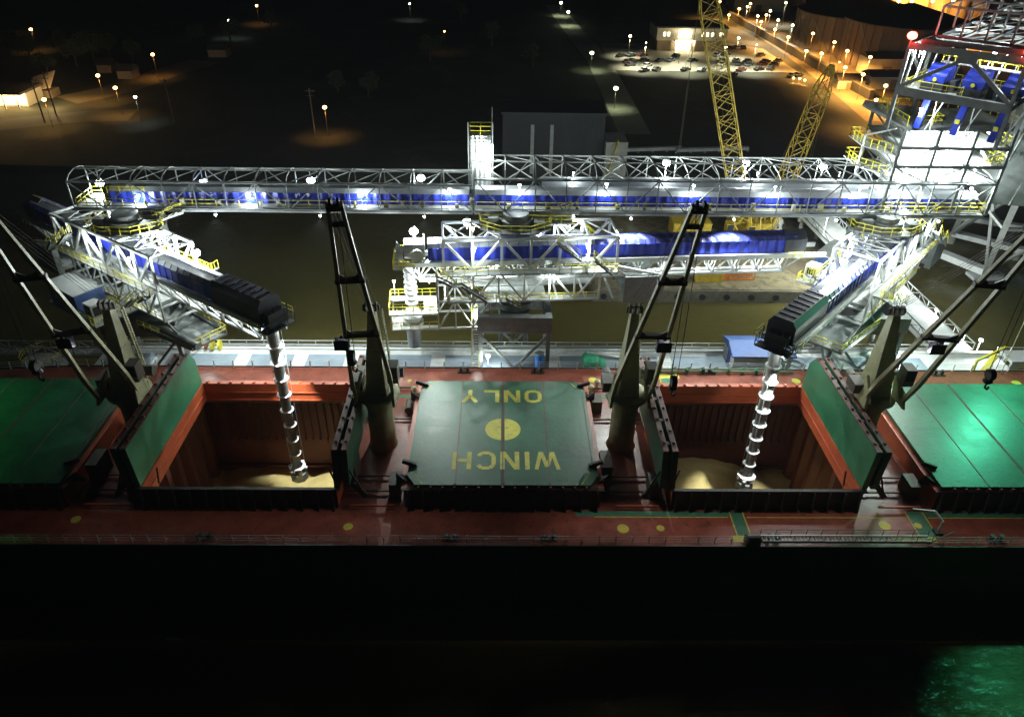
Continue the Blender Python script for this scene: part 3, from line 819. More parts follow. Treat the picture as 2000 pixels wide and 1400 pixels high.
# catwalk from the dock to the left, and a mooring dolphin
cw = thing('catwalk', 'narrow truss catwalk running left from the end of the dock over the water', 'catwalk', (-75, 91, WZ))
mb = MB()
for y in (90.6, 92.2): mb.truss((-110, y, DZ - .2), (DX0 - .1, y, DZ - .2), 1.3, 26, .12, .09)
for i in range(27): x = -110 + i * 2.01; mb.beam((x, 90.6, DZ - .2), (x, 92.2, DZ - .2), .1)
mb.build('truss', 'steel', cw)
MB().box(-110, 90.75, DZ - .12, DX0 - .1, 92.05, DZ - .05).build('walkway', 'deckplate', cw)
mb = MB()
for x in (-80, -104): mb.cyl((x, 91.4, -14), (x, 91.4, DZ - .3), .6, n=10)
mb.build('piling', 'piling', cw)
dp = thing('mooring_dolphin', 'round concrete mooring dolphin with yellow rail at the left edge', 'mooring dolphin', (-63.5, 88.5, WZ))
MB().lathe((-65.5, 89.5, DZ - 1.5), [(2.9, 0), (2.9, 1.3), (2.7, 1.45)], 24).build('cap', 'deckplate', dp, True)
mb = MB(); mb.rail([(-65.5 + 2.8 * math.cos(t / 10 * 6.283), 89.5 + 2.8 * math.sin(t / 10 * 6.283), DZ) for t in range(11)], 1.05, 2, .08); mb.build('railing', 'yellow', dp)
mb = MB()
for t in range(3): mb.cyl((-65.5 + 1.6 * math.cos(t * 2.1), 89.5 + 1.6 * math.sin(t * 2.1), -14), (-65.5 + 1.2 * math.cos(t * 2.1), 89.5 + 1.2 * math.sin(t * 2.1), DZ - 1.5), .5, n=8)
mb.build('piling', 'piling', dp)
# right end: catwalk + platform
cr_ = thing('catwalk', 'pale catwalk running right from the end of the dock beside the green lit water', 'catwalk', (90, 91, WZ))
mb = MB(); mb.rail([(73.6, 92.2, DZ), (110, 92.2, DZ)], 1.1, 2, .08); mb.rail([(73.6, 90.2, DZ), (110, 90.2, DZ)], 1.1, 2, .08); mb.build('railing', 'white', cr_)
MB().box(73.6, 90.2, DZ - .3, 110, 92.2, DZ - .01).build('walkway', 'deckplate', cr_)
mb = MB()
for x in (84, 104): mb.cyl((x, 91.2, -14), (x, 91.2, DZ - .3), .6, n=10)
mb.build('piling', 'piling', cr_)
pl = thing('mooring_platform', 'white legged mooring platform with yellow frame at the far right of the ship', 'platform', (72, 86.5, WZ))
MB().box(71.2, 85.6, .5, 78, 88.6, .9).build('platform_deck', 'white', pl)
for x in (71.6, 74, 77.6): MB().beam((x, 85.9, -12), (x, 85.9, .5), .45).build('leg', 'white', pl)
mb = MB(); mb.beam((66.5, 86, -1.9), (66.5, 86, .8), .28); mb.beam((66.5, 86, .8), (70.9, 87.4, 2.2), .28); mb.beam((68.4, 86.6, -1.9), (69.6, 87, 1.3), .9, .15); mb.build('yellow_frame', 'yellow', pl)

# things on the dock
sh = thing('dock_shed', 'blue roofed shed with pale end wall on the dock', 'shed', (36.5, 89.5, DZ))
MB().box(32.6, 86.6, DZ + .02, 40.8, 91.6, .9).build('wall', 'white', sh)
MB().prof([(86.2, .85), (91.9, .85), (91.9, 1.05), (89.1, 2.0), (86.2, 1.05)], 32.2, 41.2).build('roof', 'boxblue', sh)
MB().box(32.55, 88.2, DZ + .02, 32.61, 89.4, .2).build('door', 'blue', sh)
bl = thing('boom_lift', 'green wheeled boom lift with white arm parked on the dock', 'boom lift', (13.3, 87.6, DZ))
MB().box(11.6, 86.6, DZ + .5, 14.8, 88.6, DZ + 1.1).build('chassis', 'liftgreen', bl)
for x in (12.1, 14.3):
    for y in (86.5, 88.7): MB().cyl((x, y - .2, DZ + .5), (x, y + .2, DZ + .5), .5, n=14).build('wheel', 'rubber', bl)
MB().lathe((12.7, 87.6, DZ + 1.1), [(1.3, 0), (1.35, .8), (1.0, 1.3), (.4, 1.5)], 12).build('turntable', 'liftgreen', bl)
mb = MB(); mb.beam((12.0, 87.6, DZ + 2.5), (17.6, 87.2, DZ + 1.9), .5); mb.beam((17.6, 87.2, DZ + 1.9), (18.6, 87.1, DZ + 1.2), .3); mb.build('arm', 'white', bl)
mb = MB(); mb.box(18.3, 86.6, DZ + .9, 19.3, 87.8, DZ + 1.0); mb.rail([(18.3, 86.6, DZ + 1), (19.3, 86.6, DZ + 1), (19.3, 87.8, DZ + 1), (18.3, 87.8, DZ + 1), (18.3, 86.6, DZ + 1)], 1., 1, .06); mb.build('basket', 'steeldk', bl)
br = thing('storage_barrel', 'upright blue cylinder standing on the dock beside the middle tower leg', 'barrel', (5.4, 87.4, DZ))
MB().cyl((5.4, 87.4, DZ), (5.4, 87.4, DZ + 2.6), .62, n=16).build('shell', mat('barrel_blue', (.02, .16, .55), .4), br, True)
MB().lathe((5.4, 87.4, DZ + 2.6), [(.66, 0), (.66, .08), (.3, .2)], 16).build('lid', 'steel', br)
hr = thing('hose_reel', 'yellow hose reel pair at the dock rail', 'hose reel', (-41, 92.0, DZ))
for dx in (-.6, .6):
    p = at(424 + dx * 12, 683, DZ); MB().cyl((p.x - .15, 91.9, DZ + .8), (p.x + .15, 91.9, DZ + .8), .75, n=14).build('reel', 'yellow', hr)
p = at(404, 680, DZ); MB().cyl((p.x, 91.8, DZ + .6), (p.x + .3, 91.8, DZ + .6), .4, n=10).build('life_ring', 'rust', hr)
# gangway stair tower next to middle tower
gs = thing('dock_stair', 'steep white stair with yellow rails standing left of the middle tower', 'stairs', (-3.8, 87.6, DZ))
MB().stair((-3.6, 86.2, DZ), (-3.6, 89.4, 5.4), 1.0, 22).build('stair_flight', 'white', gs)
mb = MB()
for x in (-4.15, -3.05): mb.beam((x, 86.2, DZ + 1.1), (x, 89.4, 6.5), .09); mb.beam((x, 86.2, DZ), (x, 86.2, DZ + 1.1), .08); mb.beam((x, 89.4, 5.4), (x, 89.4, 6.5), .08)
mb.rail([(-4.1, 89.5, 5.4), (-4.1, 90.4, 5.4), (-3.1, 90.4, 5.4)], 1.05, 1, .08)
mb.build('handrail', 'yellow', gs)
MB().box(-4.2, 89.4, 5.2, -2.6, 90.6, 5.35).build('landing', 'white', gs)
mb = MB(); mb.cyl((-4.1, 90.4, DZ), (-4.1, 90.4, 5.2), .12, n=6); mb.build('support_post', 'steel', gs)

# access road bridge behind
ab = thing('access_bridge', 'long pale access bridge running back from the dock to the shore', 'bridge', (68, 120, WZ))
A0, A1 = Vector((67.6, 93.0, 0)), Vector((64.2, 166, 0)); wv = Vector((2.6, .12, 0))
mb = MB()
vs = [A0 - wv, A0 + wv * 1.15, A1 + wv * 1.15, A1 - wv]
mb.prism([(v.x, v.y) for v in vs], DZ - .9, DZ - .02); mb.build('bridge_deck', 'concrete', ab)
for s in (-1, 1.15):
    mb = MB(); mb.truss(A0 + wv * s + Vector((0, 0, DZ)), A1 + wv * s + Vector((0, 0, DZ)), 1.2, 28, .14, .09); mb.build('railing', 'white' if s > 0 else 'steeldk', ab)
for y in (104, 118, 132, 146):
    mb = MB(); f_ = (y - 93) / 73; c_ = A0.lerp(A1, f_)
    for s in (-.8, .8): mb.cyl((c_.x + s * 2.4, y, -14), (c_.x + s * 2.4, y, DZ - .9), .45, n=8)
    mb.beam((c_.x - 2.9, y, DZ - 1.3), (c_.x + 2.9, y, DZ - 1.3), .8)
    mb.build('bridge_pier', 'piling', ab)


# ------------------------------------------------------------------ main conveyor galleries
GB, GT = 19.7, 23.2


def gallery(name, label, x0, x1, bays, double):
    y0, y1 = 92.0, 97.0 if not double else 101.0
    gt = GT if not double else 24.0
    t = thing(name, label, 'conveyor gallery', ((x0 + x1) / 2, (y0 + y1) / 2, GB))
    n = bays
    MB().truss((x0, y0, GB), (x1, y0, GB), gt - GB, n, .21, .13).build('near_truss', 'steeldk', t)
    MB().truss((x0, y1, GB), (x1, y1, GB), gt - GB + .3, n, .2, .13).build('far_truss', 'steelmid', t)
    r = MB()
    for i in range(n + 1):
        x = x0 + (x1 - x0) * i / n; ym = (y0 + y1) / 2; hgt = .9
        pts = [(x, y0, gt), (x, y0 + (y1 - y0) * .2, gt + hgt * .7), (x, ym, gt + hgt), (x, y1 - (y1 - y0) * .2, gt + hgt * .8), (x, y1, gt + .3)]
        for p, q in zip(pts, pts[1:]): r.beam(p, q, .13)
        if i < n:
            X = x0 + (x1 - x0) * (i + 1) / n
            r.beam((x, y0, gt), (X, ym, gt + hgt), .1); r.beam((X, ym, gt + hgt), (x, y1, gt + .3), .1)
            if double: r.beam((X, y0, gt), (x, ym, gt + hgt), .12)
    r.beam((x0, (y0 + y1) / 2, gt + .9), (x1, (y0 + y1) / 2, gt + .9), .16)
    r.build('roof_frame', 'steelmid', t)
    fl = MB(); fl.box(x0, y0 + .15, GB - .08, x1, y0 + 1.5, GB + .04)
    fl.beam((x0, y0 + .02, GB - .25), (x1, y0 + .02, GB - .25), .3, .22)
    for i in range(n + 1): x = x0 + (x1 - x0) * i / n; fl.beam((x, y0, GB - .2), (x, y1, GB - .2), .2, .25)
    fl.box(x0, y0 + 1.52, GB - .06, x1, y1 - .2, GB + .03)
    fl.build('walkway_floor', 'deckplate', t)
    MB().rail([(x0 + .2, y0 + .35, GB + .04), (x1 - .2, y0 + .35, GB + .04)], 1.1, 3.0, .075).build('handrail', 'yellow', t)
    cy0, cy1 = y0 + 1.7, y0 + 4.0
    def conveyor(cy0, cy1, xa, xb):
        ym = (cy0 + cy1) / 2
        MB().box(xa, cy0, GB + .15, xb, cy0 + .12, GB + 1.65).box(xa, cy1 - .12, GB + .15, xb, cy1, GB + 1.65).build('conveyor_side', 'blue', t)
        MB().prof([(cy0 - .05, GB + 1.66), (cy1 + .05, GB + 1.66), (cy1 - .35, GB + 2.25), (ym, GB + 2.42), (cy0 + .3, GB + 2.25)], xa, xb).build('conveyor_roof', 'rooftin', t, False)
        b = MB(); x = xa + 1; b.box(xa, cy0 - .08, GB + .9, xb, cy0 - .003, GB + .98)
        while x < xb - 1:
            b.box(x, cy0 - .06, GB + .1, x + .09, cy0 - .004, GB + 1.6); x += 1.25
        x = xa + 3
        while x < xb - 2:
            b.box(x, cy0 - .16, GB + .5, x + .5, cy0 - .004, GB + 1.1); x += 5.1
        b.build('conveyor_bracket', 'blue', t)
    conveyor(cy0, cy1, x0 + 4.2 if not double else x0, x1 - .5)
    if double: conveyor(y0 + 5.4, y0 + 7.7, x0 + 9, x1 - .5)
    for zz, yy, rr in ((GB + .25, y0 + .12, .07), (GB - .42, y0 + .9, .12), (gt + .12, y0 + .3, .06)):
        MB().cyl((x0 + 1, yy, zz), (x1 - 1, yy, zz), rr, n=6).build('service_pipe', 'steelmid' if rr < .1 else 'steeldk', t)
    rg = random.Random(int(x0))
    for k in range(int((x1 - x0) / 4.5)):
        x = x0 + 5 + k * 4.5 + rg.uniform(-1.5, 1.5)
        if x < x1 - 1: MB().box(x, y0 + .5, GB + .2, x + rg.uniform(.3, .7), y0 + .75, GB + rg.uniform(.6, 1.3)).build('junction_box', rg.choice(['steel', 'steeldk', 'white']), t)
    return t


GL0, GL1, GR0, GR1 = -55.6, -3.9, -3.6, 63.8
gl1 = gallery('conveyor_gallery', 'long open truss conveyor gallery on the left with blue sided white conveyor', GL0, GL1, 13, False)
gl2 = gallery('conveyor_gallery', 'double width truss conveyor gallery on the right joining the transfer tower', GR0, GR1, 17, True)
# end platform of the left gallery
mb = MB(); mb.box(GL0 + .3, 93.6, GB - .05, GL0 + 4.1, 96.8, GB + .06); mb.build('end_platform', 'white', gl1)
mb = MB(); mb.rail([(GL0 + 4, 92.4, GB), (GL0 + .3, 92.4, GB), (GL0 + .3, 96.7, GB), (GL0 + 8, 96.7, GB)], 1.15, 1.2, .09)
mb.rail([(GL0 + 4.2, 93.2, GB + 1.6), (GL0 + 9, 93.2, GB + 1.6)], .9, 1.4, .08); mb.rail([(GL0 + 3.6, 96.2, GB + 1.2), (GL0 + 12, 96.2, GB + 1.2)], .9, 1.4, .08)
mb.build('end_railing', 'yellow', gl1)
mb = MB(); mb.box(GL0 + 3.2, 94, GB + .1, GL0 + 4.6, 95.8, GB + 2.0); mb.build('tail_pulley', 'darkhood', gl1)
# the gallery columns behind each loader tower
def gallery_column(x, label, top=GB - .4):
    t = thing('gallery_column', label, 'column', (x, 96.2, WZ), 'columns carrying the conveyor galleries')
    for dx in (-1.9, 1.9): MB().cyl((x + dx, 96.2, -14), (x + dx, 96.2, top), .38, n=10).build('leg', 'steeldk', t)
    mb = MB()
    for z in (-5, 1.5, 8, 14.5): mb.beam((x - 1.9, 96.2, z), (x + 1.9, 96.2, z), .22)
    for za, zb in ((-5, 1.5), (1.5, 8), (8, 14.5)): mb.beam((x - 1.9, 96.2, za), (x + 1.9, 96.2, zb), .16); mb.beam((x + 1.9, 96.2, za), (x - 1.9, 96.2, zb), .16)
    mb.beam((x - 2.6, 96.2, top), (x + 2.6, 96.2, top), .4); mb.build('brace', 'steeldk', t)
gallery_column(-48.5, 'braced grey column pair under the left end of the galleries')
gallery_column(1.8, 'braced grey column pair under the joint of the two galleries')
gallery_column(50.5, 'braced grey column pair under the right end of the galleries')
# access tower in the middle of the galleries
at_ = thing('access_tower', 'small bright white access tower with yellow rail above the gallery joint', 'tower', (-2.9, 98.3, GB))
MB().box(-4.3, 97.4, GB + 1, -1.5, 99.2, 28.0).build('cabin', 'ribtin', at_)
MB().rail([(-4.3, 97.4, 28.05), (-1.5, 97.4, 28.05), (-1.5, 99.2, 28.05), (-4.3, 99.2, 28.05), (-4.3, 97.4, 28.05)], 1.2, 1.4, .09).build('railing', 'yellow', at_)
mb = MB()
for x, y in ((-4.5, 97.2), (-1.3, 97.2)): mb.beam((x, y, GB), (x, y, 29.8), .16)
mb.beam((-1.4, 99.3, 28), (-1.4, 99.3, 31.2), .1); mb.build('corner_post', 'steel', at_)
mb = MB()
for i in range(8): mb.beam((-4.3, 97.33, 24.4 + i * .45), (-1.5, 97.33, 24.4 + i * .45), .06)
mb.build('wall_rib', 'steel', at_)
# junction mess: platforms, rails and bulkhead at the joint
jp = thing('junction_platform', 'grey platform with yellow rails hanging below the joint of the galleries', 'platform', (4, 93, 17.6))
MB().box(-3.0, 91.2, GB - 1.4, 9.4, 94.5, GB - 1.25).build('platform_deck', 'deckplate', jp)
MB().rail([(-3.0, 94.4, GB - 1.25), (-3.0, 91.3, GB - 1.25), (9.3, 91.3, GB - 1.25)], 1.05, 1.5, .08).build('railing', 'yellow', jp)
mb = MB()
for x in (-2.8, 3, 9.2): mb.beam((x, 92, GB - 1.3), (x, 92, GB - .3), .15)
mb.box(7.6, 93, GB - 1.2, 9.4, 94, GB - .5)
mb.build('hanger', 'steel', jp)

# ------------------------------------------------------------------ ship loaders
def loader(pivot, ang, front, tail, ext, label, sprung, sx):
    px_, py_ = pivot
    t = thing('ship_loader', label, 'ship loader', (px_, py_, DZ), 'slewing ship loaders on the dock')
    T = Matrix.Translation((px_, py_, 0)) @ Matrix.Rotation(ang, 4, 'Z')
    hw, yf, yb = 4.7, py_ - 3.6, py_ + 3.2
    # fixed portal tower
    for x in (px_ - hw, px_ + hw):
        for y in (yf, yb): MB().beam((x, y, DZ), (x, y, 4.4), .55).build('tower_leg', 'steel' if y == yb else 'steeldk', t)
    mb = MB()
    for y in (yf, yb):
        mb.beam((px_ - hw, y, DZ + .2), (px_ + .0, y, 4.4), .32) if False else None
        mb.beam((px_ - hw, y, 3.6), (px_, y, DZ + .1), .34); mb.beam((px_ + hw, y, 3.6), (px_, y, DZ + .1), .34)
        mb.beam((px_ - hw, y, 4.0), (px_ + hw, y, 4.0), .25)
    for x in (px_ - hw, px_ + hw):
        mb.beam((x, yf, DZ + .1), (x, yb, 4.2), .28); mb.beam((x, yb, DZ + .1), (x, yf, 4.2), .28)
    mb.build('tower_brace', 'steeldk', t)
    mb = MB()
    mb.beam((px_ - hw, yb, 2.2), (px_ + hw, yb, 2.2), .18); mb.beam((px_ - hw, yf, 1.0), (px_ - hw, yb, 1.0), .2)
    mb.beam((px_ - hw, yb, .4), (px_, yf, 4.2), .2); mb.beam((px_ + hw, yb, .4), (px_, yf, 4.2), .2); mb.build('inner_brace', 'steel', t)
    mb = MB(); mb.box(px_ - hw - .4, yf - .5, 4.4, px_ + hw + .4, yf + .5, 6.6); mb.box(px_ - hw - .4, yb - .5, 4.4, px_ + hw + .4, yb + .5, 6.6)
    mb.box(px_ - hw - .4, yf + .5, 4.4, px_ - hw + .5, yb - .5, 6.6); mb.box(px_ + hw - .5, yf + .5, 4.4, px_ + hw + .4, yb - .5, 6.6)
    mb.box(px_ - 2.0, yf + .5, 4.6, px_ + 2.0, yb - .5, 6.5)
    mb.build('portal_beam', 'steeldk', t)
    MB().lathe((px_, py_, 6.6), [(2.6, 0), (2.6, .9), (2.2, 1.0), (2.2, 1.8)], 20).build('slew_ring', 'steeldk', t, True)
    # slewing frame: a box truss open along its length
    u0, u1, v0, v1, zl, zm, zt = -13.2, 9.6, -2.9, 2.9, 8.6, 13.2, 17.6
    for v in (v0, v1):
        mb = MB(T)
        mb.truss((u0, v, zm), (u1, v, zm), zt - zm, 6, .34, .3)
        mb.truss((u0 + 2, v, zl), (u1 - .4, v, zl), zm - zl - .2, 6, .3, .22, x=False)
        mb.build('side_truss', 'white' if v * 1 else 'white', t)
    mb = MB(T)
    for i in range(7):
        u = u0 + (u1 - u0) * i / 6
        mb.beam((u, v0, zt), (u, v1, zt), .24)
        if i < 6 and i not in (2, 3):
            U = u0 + (u1 - u0) * (i + 1) / 6
            mb.beam((u, v0, zt), (U, v1, zt), .16); mb.beam((U, v0, zt), (u, v1, zt), .16)
        mb.beam((u + .01, v0, zl), (u + .01, v1, zl), .24)
    mb.build('top_frame', 'white', t)
    mb = MB(T)
    mb.box(u0, v0 - 1.3, zm - .1, u1 + .4, v0 - .25, zm + .0); mb.box(u0, v1 + .25, zm - .1, u1 + .4, v1 + 1.3, zm)
    mb.box(-11, v0 - .2, zl - .05, 9, v0 + 1.4, zl + .06); mb.box(-11, v1 - 1.4, zl - .05, 9, v1 + .2, zl + .06)
    mb.box(-4.2, -2.2, 8.0, 4.2, 2.2, 8.5)
    mb.build('side_walkway', 'deckplate', t)
    mb = MB(T)
    mb.rail([(u0, v0 - 1.25, zm), (u1 + .4, v0 - 1.25, zm)], 1.1, 1.6, .08); mb.rail([(u0, v1 + 1.25, zm), (u1 + .4, v1 + 1.25, zm)], 1.1, 1.6, .08)
    mb.rail([(-11, v0 - .1, zl), (9, v0 - .1, zl)], 1.05, 1.5, .07); mb.rail([(-11, v1 + .1, zl), (9, v1 + .1, zl)], 1.05, 1.5, .07)
    mb.build('walkway_railing', 'yellow', t)
    # stairs on both flanks, falling toward the tower
    mb = MB(T); rl = MB(T)
    for v, s in ((v1 + 1.7, 1), (v0 - 1.7, -1)):
        seq = [((10.4, 13.3), (8.6, 12.2)), ((7.4, 12.2), (4.1, 9.8)), ((1.6, 9.8), (-.3, 8.6)), ((-4.9, 17.7), (-8.0, 15.4)), ((-9.8, 15.4), (-12.2, 13.3))]
        for (ua, za), (ub, zb) in seq:
            mb.stair((ua, v + s * .3, za), (ub, v + s * .3, zb), .9)
            for e_ in (-.45, .45): rl.beam((ua, v + s * .3 + e_, za + 1.05), (ub, v + s * .3 + e_, zb + 1.05), .075)
            for f_ in (0, .5, 1):
                u = ua + (ub - ua) * f_; z = za + (zb - za) * f_
                for e_ in (-.45, .45): rl.beam((u, v + s * .3 + e_, z), (u, v + s * .3 + e_, z + 1.05), .065)
        for ua, ub, z in ((8.6, 7.4, 12.2), (4.1, 1.6, 9.8), (-8.0, -9.8, 15.4)):
            mb.box(min(ua, ub), v - .2, z - .1, max(ua, ub), v + .8, z)
            rl.rail([(ua, v + s * .3 + s * .45, z), (ub, v + s * .3 + s * .45, z)], 1.05, 1.6, .075)
        for u, z in ((3, 9.7), (8, 12.1), (-9, 15.3)): mb.beam((u, v, z), (u, v - s * 1.6, z), .16)
    mb.build('stair_flight', 'steeldk', t); rl.build('stair_rail', 'yellow', t)
    # shuttle boom: conveyor tunnel on a deep truss with a tube chord
    fu, tu = front, -tail
    zc = 14.0
    pr = [(-1.35, zc), (-1.35, zc + 1.75), (1.35, zc + 1.75), (1.35, zc)]
    dk = 8.5 if ext else 3.0
    MB(T).box(tu + .6, -1.35, zc + .05, fu - dk, -1.22, zc + 1.8).box(tu + .6, 1.22, zc + .05, fu - dk, 1.35, zc + 1.8).build('conveyor_side', 'blue' if ext else 'blue', t)
    MB(T).prof([(-1.42, zc + 1.81), (1.42, zc + 1.81), (1.0, zc + 2.35), (0, zc + 2.6), (-1.0, zc + 2.35)], (tu + .6) if ext else -10.5, fu - dk).build('conveyor_roof', 'rooftin', t)
    if not ext: MB(T).prof([(-1.42, zc + 1.81), (1.42, zc + 1.81), (1.0, zc + 2.35), (0, zc + 2.6), (-1.0, zc + 2.35)], tu + .6, -10.5).build('conveyor_roof', 'bluedk', t)
    mb = MB(T); u = tu + 1
    for q_ in (-1.44, 1.44): mb.beam((tu + .8, q_, zc + 1.85), (fu - dk, q_, zc + 1.85), .07)
    mb.beam((tu + .8, 0, zc + 2.62), (fu - dk, 0, zc + 2.62), .07)
    for u_ in (tu + 1, fu - dk - .5): mb.beam((u_, -1.44, zc + 1.85), (u_, 0, zc + 2.64), .07); mb.beam((u_, 0, zc + 2.64), (u_, 1.44, zc + 1.85), .07)
    while u < fu - dk - .3:
        for s in (-1, 1): mb.box(u, min(s * 1.36, s * 1.42), zc + .05, u + .1, max(s * 1.36, s * 1.42), zc + 1.8)
        mb.beam((u, -1.44, zc + 1.83), (u, -1.0, zc + 2.4), .06); mb.beam((u, 1.0, zc + 2.4), (u, 1.44, zc + 1.83), .06)
        u += 1.3
    mb.build('conveyor_rib', 'blue', t)
    # hood at the delivery end
    hd = 'darkhood' if ext else 'white'
    h = MB(T)
    if ext: h.prof([(-1.6, zc - .1), (-1.6, zc + 2.0), (-1.1, zc + 2.75), (1.1, zc + 2.75), (1.6, zc + 2.0), (1.6, zc - .1)], fu - dk + .05, fu + .2)
    else: h.cyl((fu - 2.6, 0, zc + 1.25), (fu + .1, 0, zc + 1.25), 1.4, n=16); h.cyl((fu - 1.6, -1.7, zc + .9), (fu - 1.6, 1.7, zc + .9), .9, n=14)
    hh_ = h.build('head_hood', hd if ext else 'white', t)
    mb = MB(T)
    for i in range(7 if ext else 2): u = fu - dk + .5 + i * 1.2; mb.beam((u, -1.0, zc + 2.8), (u, 1.0, zc + 2.8), .09)
    mb.build('hood_rib', 'bluedk' if ext else 'white', hh_)
    mb = MB(T); mb.box(fu + .2, -2.0, zc - .9, fu + 1.6, 2.0, zc - .75); mb.box(fu + .25, -1.2, zc - .5, fu + 1.2, 1.2, zc + 1.2)
    for k in range(5): mb.beam((fu + .3 + k * .25, -1.9 + k * .8, zc - .4), (fu + 1.2, -1.5 + k * .75, zc + 1.7), .1)
    mb.build('head_platform', 'darkhood' if ext else 'deckplate', t)
    MB(T).rail([(fu - 1, -2.3, zc - .75), (fu + 1.6, -2.0, zc - .75), (fu + 1.6, 2.0, zc - .75), (fu - 1, 2.3, zc - .75)], 1.1, 1.1, .08).build('head_railing', 'darkhood' if ext else 'yellow', t)
    mb = MB(T); mb.prof([(-1.5, zc - .1), (-1.5, zc + 1.9), (0, zc + 2.9), (1.5, zc + 1.9), (1.5, zc - .1)], tu - .6, tu + 2.4); mb.build('tail_hood', 'darkhood', t)
    # boom girder
    mb = MB(T)
    for v in (-1.75, 1.75): mb.beam((tu - 3.5, v, zc - .25), (fu, v, zc - .25), .42, .62)
    mb.build('boom_girder', 'steel', t)
    mb = MB(T); n = max(6, int((fu - tu) / 3.3)); zt_ = zc - .5; zb_ = 10.9
    for v in (-1.75, 1.75):
        for i in range(n):
            a = tu + (fu - tu) * i / n; b = tu + (fu - tu) * (i + 1) / n; mdl = (a + b) / 2
            mb.beam((a, v, zt_), (mdl, v * .35, zb_), .2); mb.beam((mdl, v * .35, zb_), (b, v, zt_), .2)
            mb.beam((mdl, v, zt_), (mdl, v * .35, zb_), .13)
    for i in range(n + 1): a = tu + (fu - tu) * i / n; mb.beam((a, -1.75, zt_), (a, 1.75, zt_), .16)
    mb.build('boom_lattice', 'white', t)
    hl = (fu - tu) / n
    MB(T).cyl((tu + hl / 2, -.6, zb_), (fu - hl / 2, -.6, zb_), .26, n=10).cyl((tu + hl / 2, .6, zb_), (fu - hl / 2, .6, zb_), .26, n=10).build('tube_chord', 'white', t, True)
    mb = MB(T); mb.box(tu, -1.0, zt_ - .5, fu, 1.0, zt_ - .42); mb.build('inner_walkway', 'white', t)
    mb = MB(T); mb.rail([(tu, -1.6, zt_ - .5), (fu, -1.6, zt_ - .5)], 1, 2.2, .07); mb.rail([(tu, 1.6, zt_ - .5), (fu, 1.6, zt_ - .5)], 1, 2.2, .07)
    for u in (tu + .2, fu - 1.2): mb.rail([(u, -2.5, zt_ + .1), (u + 2, -2.5, zt_ + .1)], 1, .9, .08); mb.rail([(u, 2.5, zt_ + .1), (u + 2, 2.5, zt_ + .1)], 1, .9, .08)
    mb.build('inner_railing', 'yellow', t)
    # counterweight, machinery house and operator's cab
    MB(T).box(-19.8, -3.9, 8.3, -14.4, -3.1, 12.2).box(-19.8, 3.1, 8.3, -14.4, 3.9, 12.2).box(-19.6, -3.1, 8.8, -14.6, 3.1, 9.4).build('counterweight', 'steeldk', t)
    mb = MB(T)
    for v in (-3.5, 3.5): mb.beam((-14.6, v, 12.2), (-13.0, v * .84, 13.2), .3); mb.beam((-19.4, v, 12.2), (-13.2, v * .84, 13.4), .3)
    mb.build('counterweight_hanger', 'white', t)
    MB(T).box(-7.5, -8.4, 8.6, -1.0, -4.6, 11.3).build('machinery_house', 'boxblue', t)
    mb = MB(T); mb.box(-7.7, -8.6, 11.3, -.8, -4.4, 11.45); mb.build('house_roof', 'white', t)
    MB(T).box(-8, -8.8, 8.35, 3.4, -2.9, 8.55).build('house_platform', 'deckplate', t)
    cb = MB(T).box(.6, -8.3, 8.6, 2.4, -6.6, 10.9).build('operator_cab', 'white', t)
    MB(T).box(.8, -8.36, 9.4, 2.2, -8.31, 10.6).box(2.41, -8.1, 9.4, 2.46, -6.8, 10.6).build('window', 'glass', cb)
    MB(T).rail([(3.3, -8.7, 8.55), (3.3, -3, 8.55)], 1.1, 1, .08).rail([(-.5, -8.75, 8.55), (3.3, -8.75, 8.55)], 1.1, 1, .08).build('cab_railing', 'yellow', t)
    # feed platform and hopper under the gallery
    oc = [(px_ + 5.0 * math.cos(math.pi / 8 + k * math.pi / 4), py_ + .6 + 3.6 * math.sin(math.pi / 8 + k * math.pi / 4)) for k in range(8)]
    MB().prism(oc, 17.9, 18.15).build('feed_platform', 'steeldk', t)
    MB().rail([(x, y, 18.15) for x, y in oc + oc[:1]], 1.1, 1.3, .085).build('feed_railing', 'yellow', t)
    MB().lathe((px_, py_ + .7, 18.15), [(2.2, 0), (2.2, .9), (1.7, 1.0), (1.7, 1.6)], 18).build('feed_hopper', 'steeldk', t, True)
    mb = MB(); mb.prof([(py_ - .9, 18.2), (py_ + .6, 18.2), (py_ + .3, 19.4), (py_ - .6, 19.4)], px_ - 3.6, px_ - 2.2); mb.box(px_ + 2.4, py_ - 1.0, 18.2, px_ + 3.8, py_ + .4, 19.0); mb.build('drive_unit', 'steeldk', t)
    mb = MB(); mb.stair((px_ + 3.2, py_ + 1.6, 18.2), (px_ + 7.4, py_ + 1.6, GB), .9); mb.build('feed_stair', 'steel', t)
    mb = MB()
    for e_ in (-.45, .45): mb.beam((px_ + 3.2, py_ + 1.6 + e_, 19.2), (px_ + 7.4, py_ + 1.6 + e_, GB + 1.1), .08)
    mb.build('feed_stair_rail', 'yellow', t)
    # service platform for the spout
    if not ext:
        mb = MB(T); mb.box(10.6, -2.6, 4.2, 17.0, -1.5, 4.4).box(10.6, 1.5, 4.2, 17.0, 2.6, 4.4).box(15.6, -1.5, 4.2, 17.0, 1.5, 4.4)
        mb.box(10.6, -2.6, 6.6, 12.6, 2.6, 6.8).box(12.6, 1.4, 6.6, 17.2, 2.7, 6.8).box(12.6, -2.7, 6.6, 17.2, -1.4, 6.8)
        mb.box(16.9, -2.6, 4.4, 17.0, 2.6, 5.3); mb.build('spout_platform', 'white', t)
        mb = MB(T); mb.rail([(10.6, 2.6, 4.4), (17, 2.6, 4.4), (17, -2.6, 4.4), (10.6, -2.6, 4.4)], 1.1, 1.2, .09)
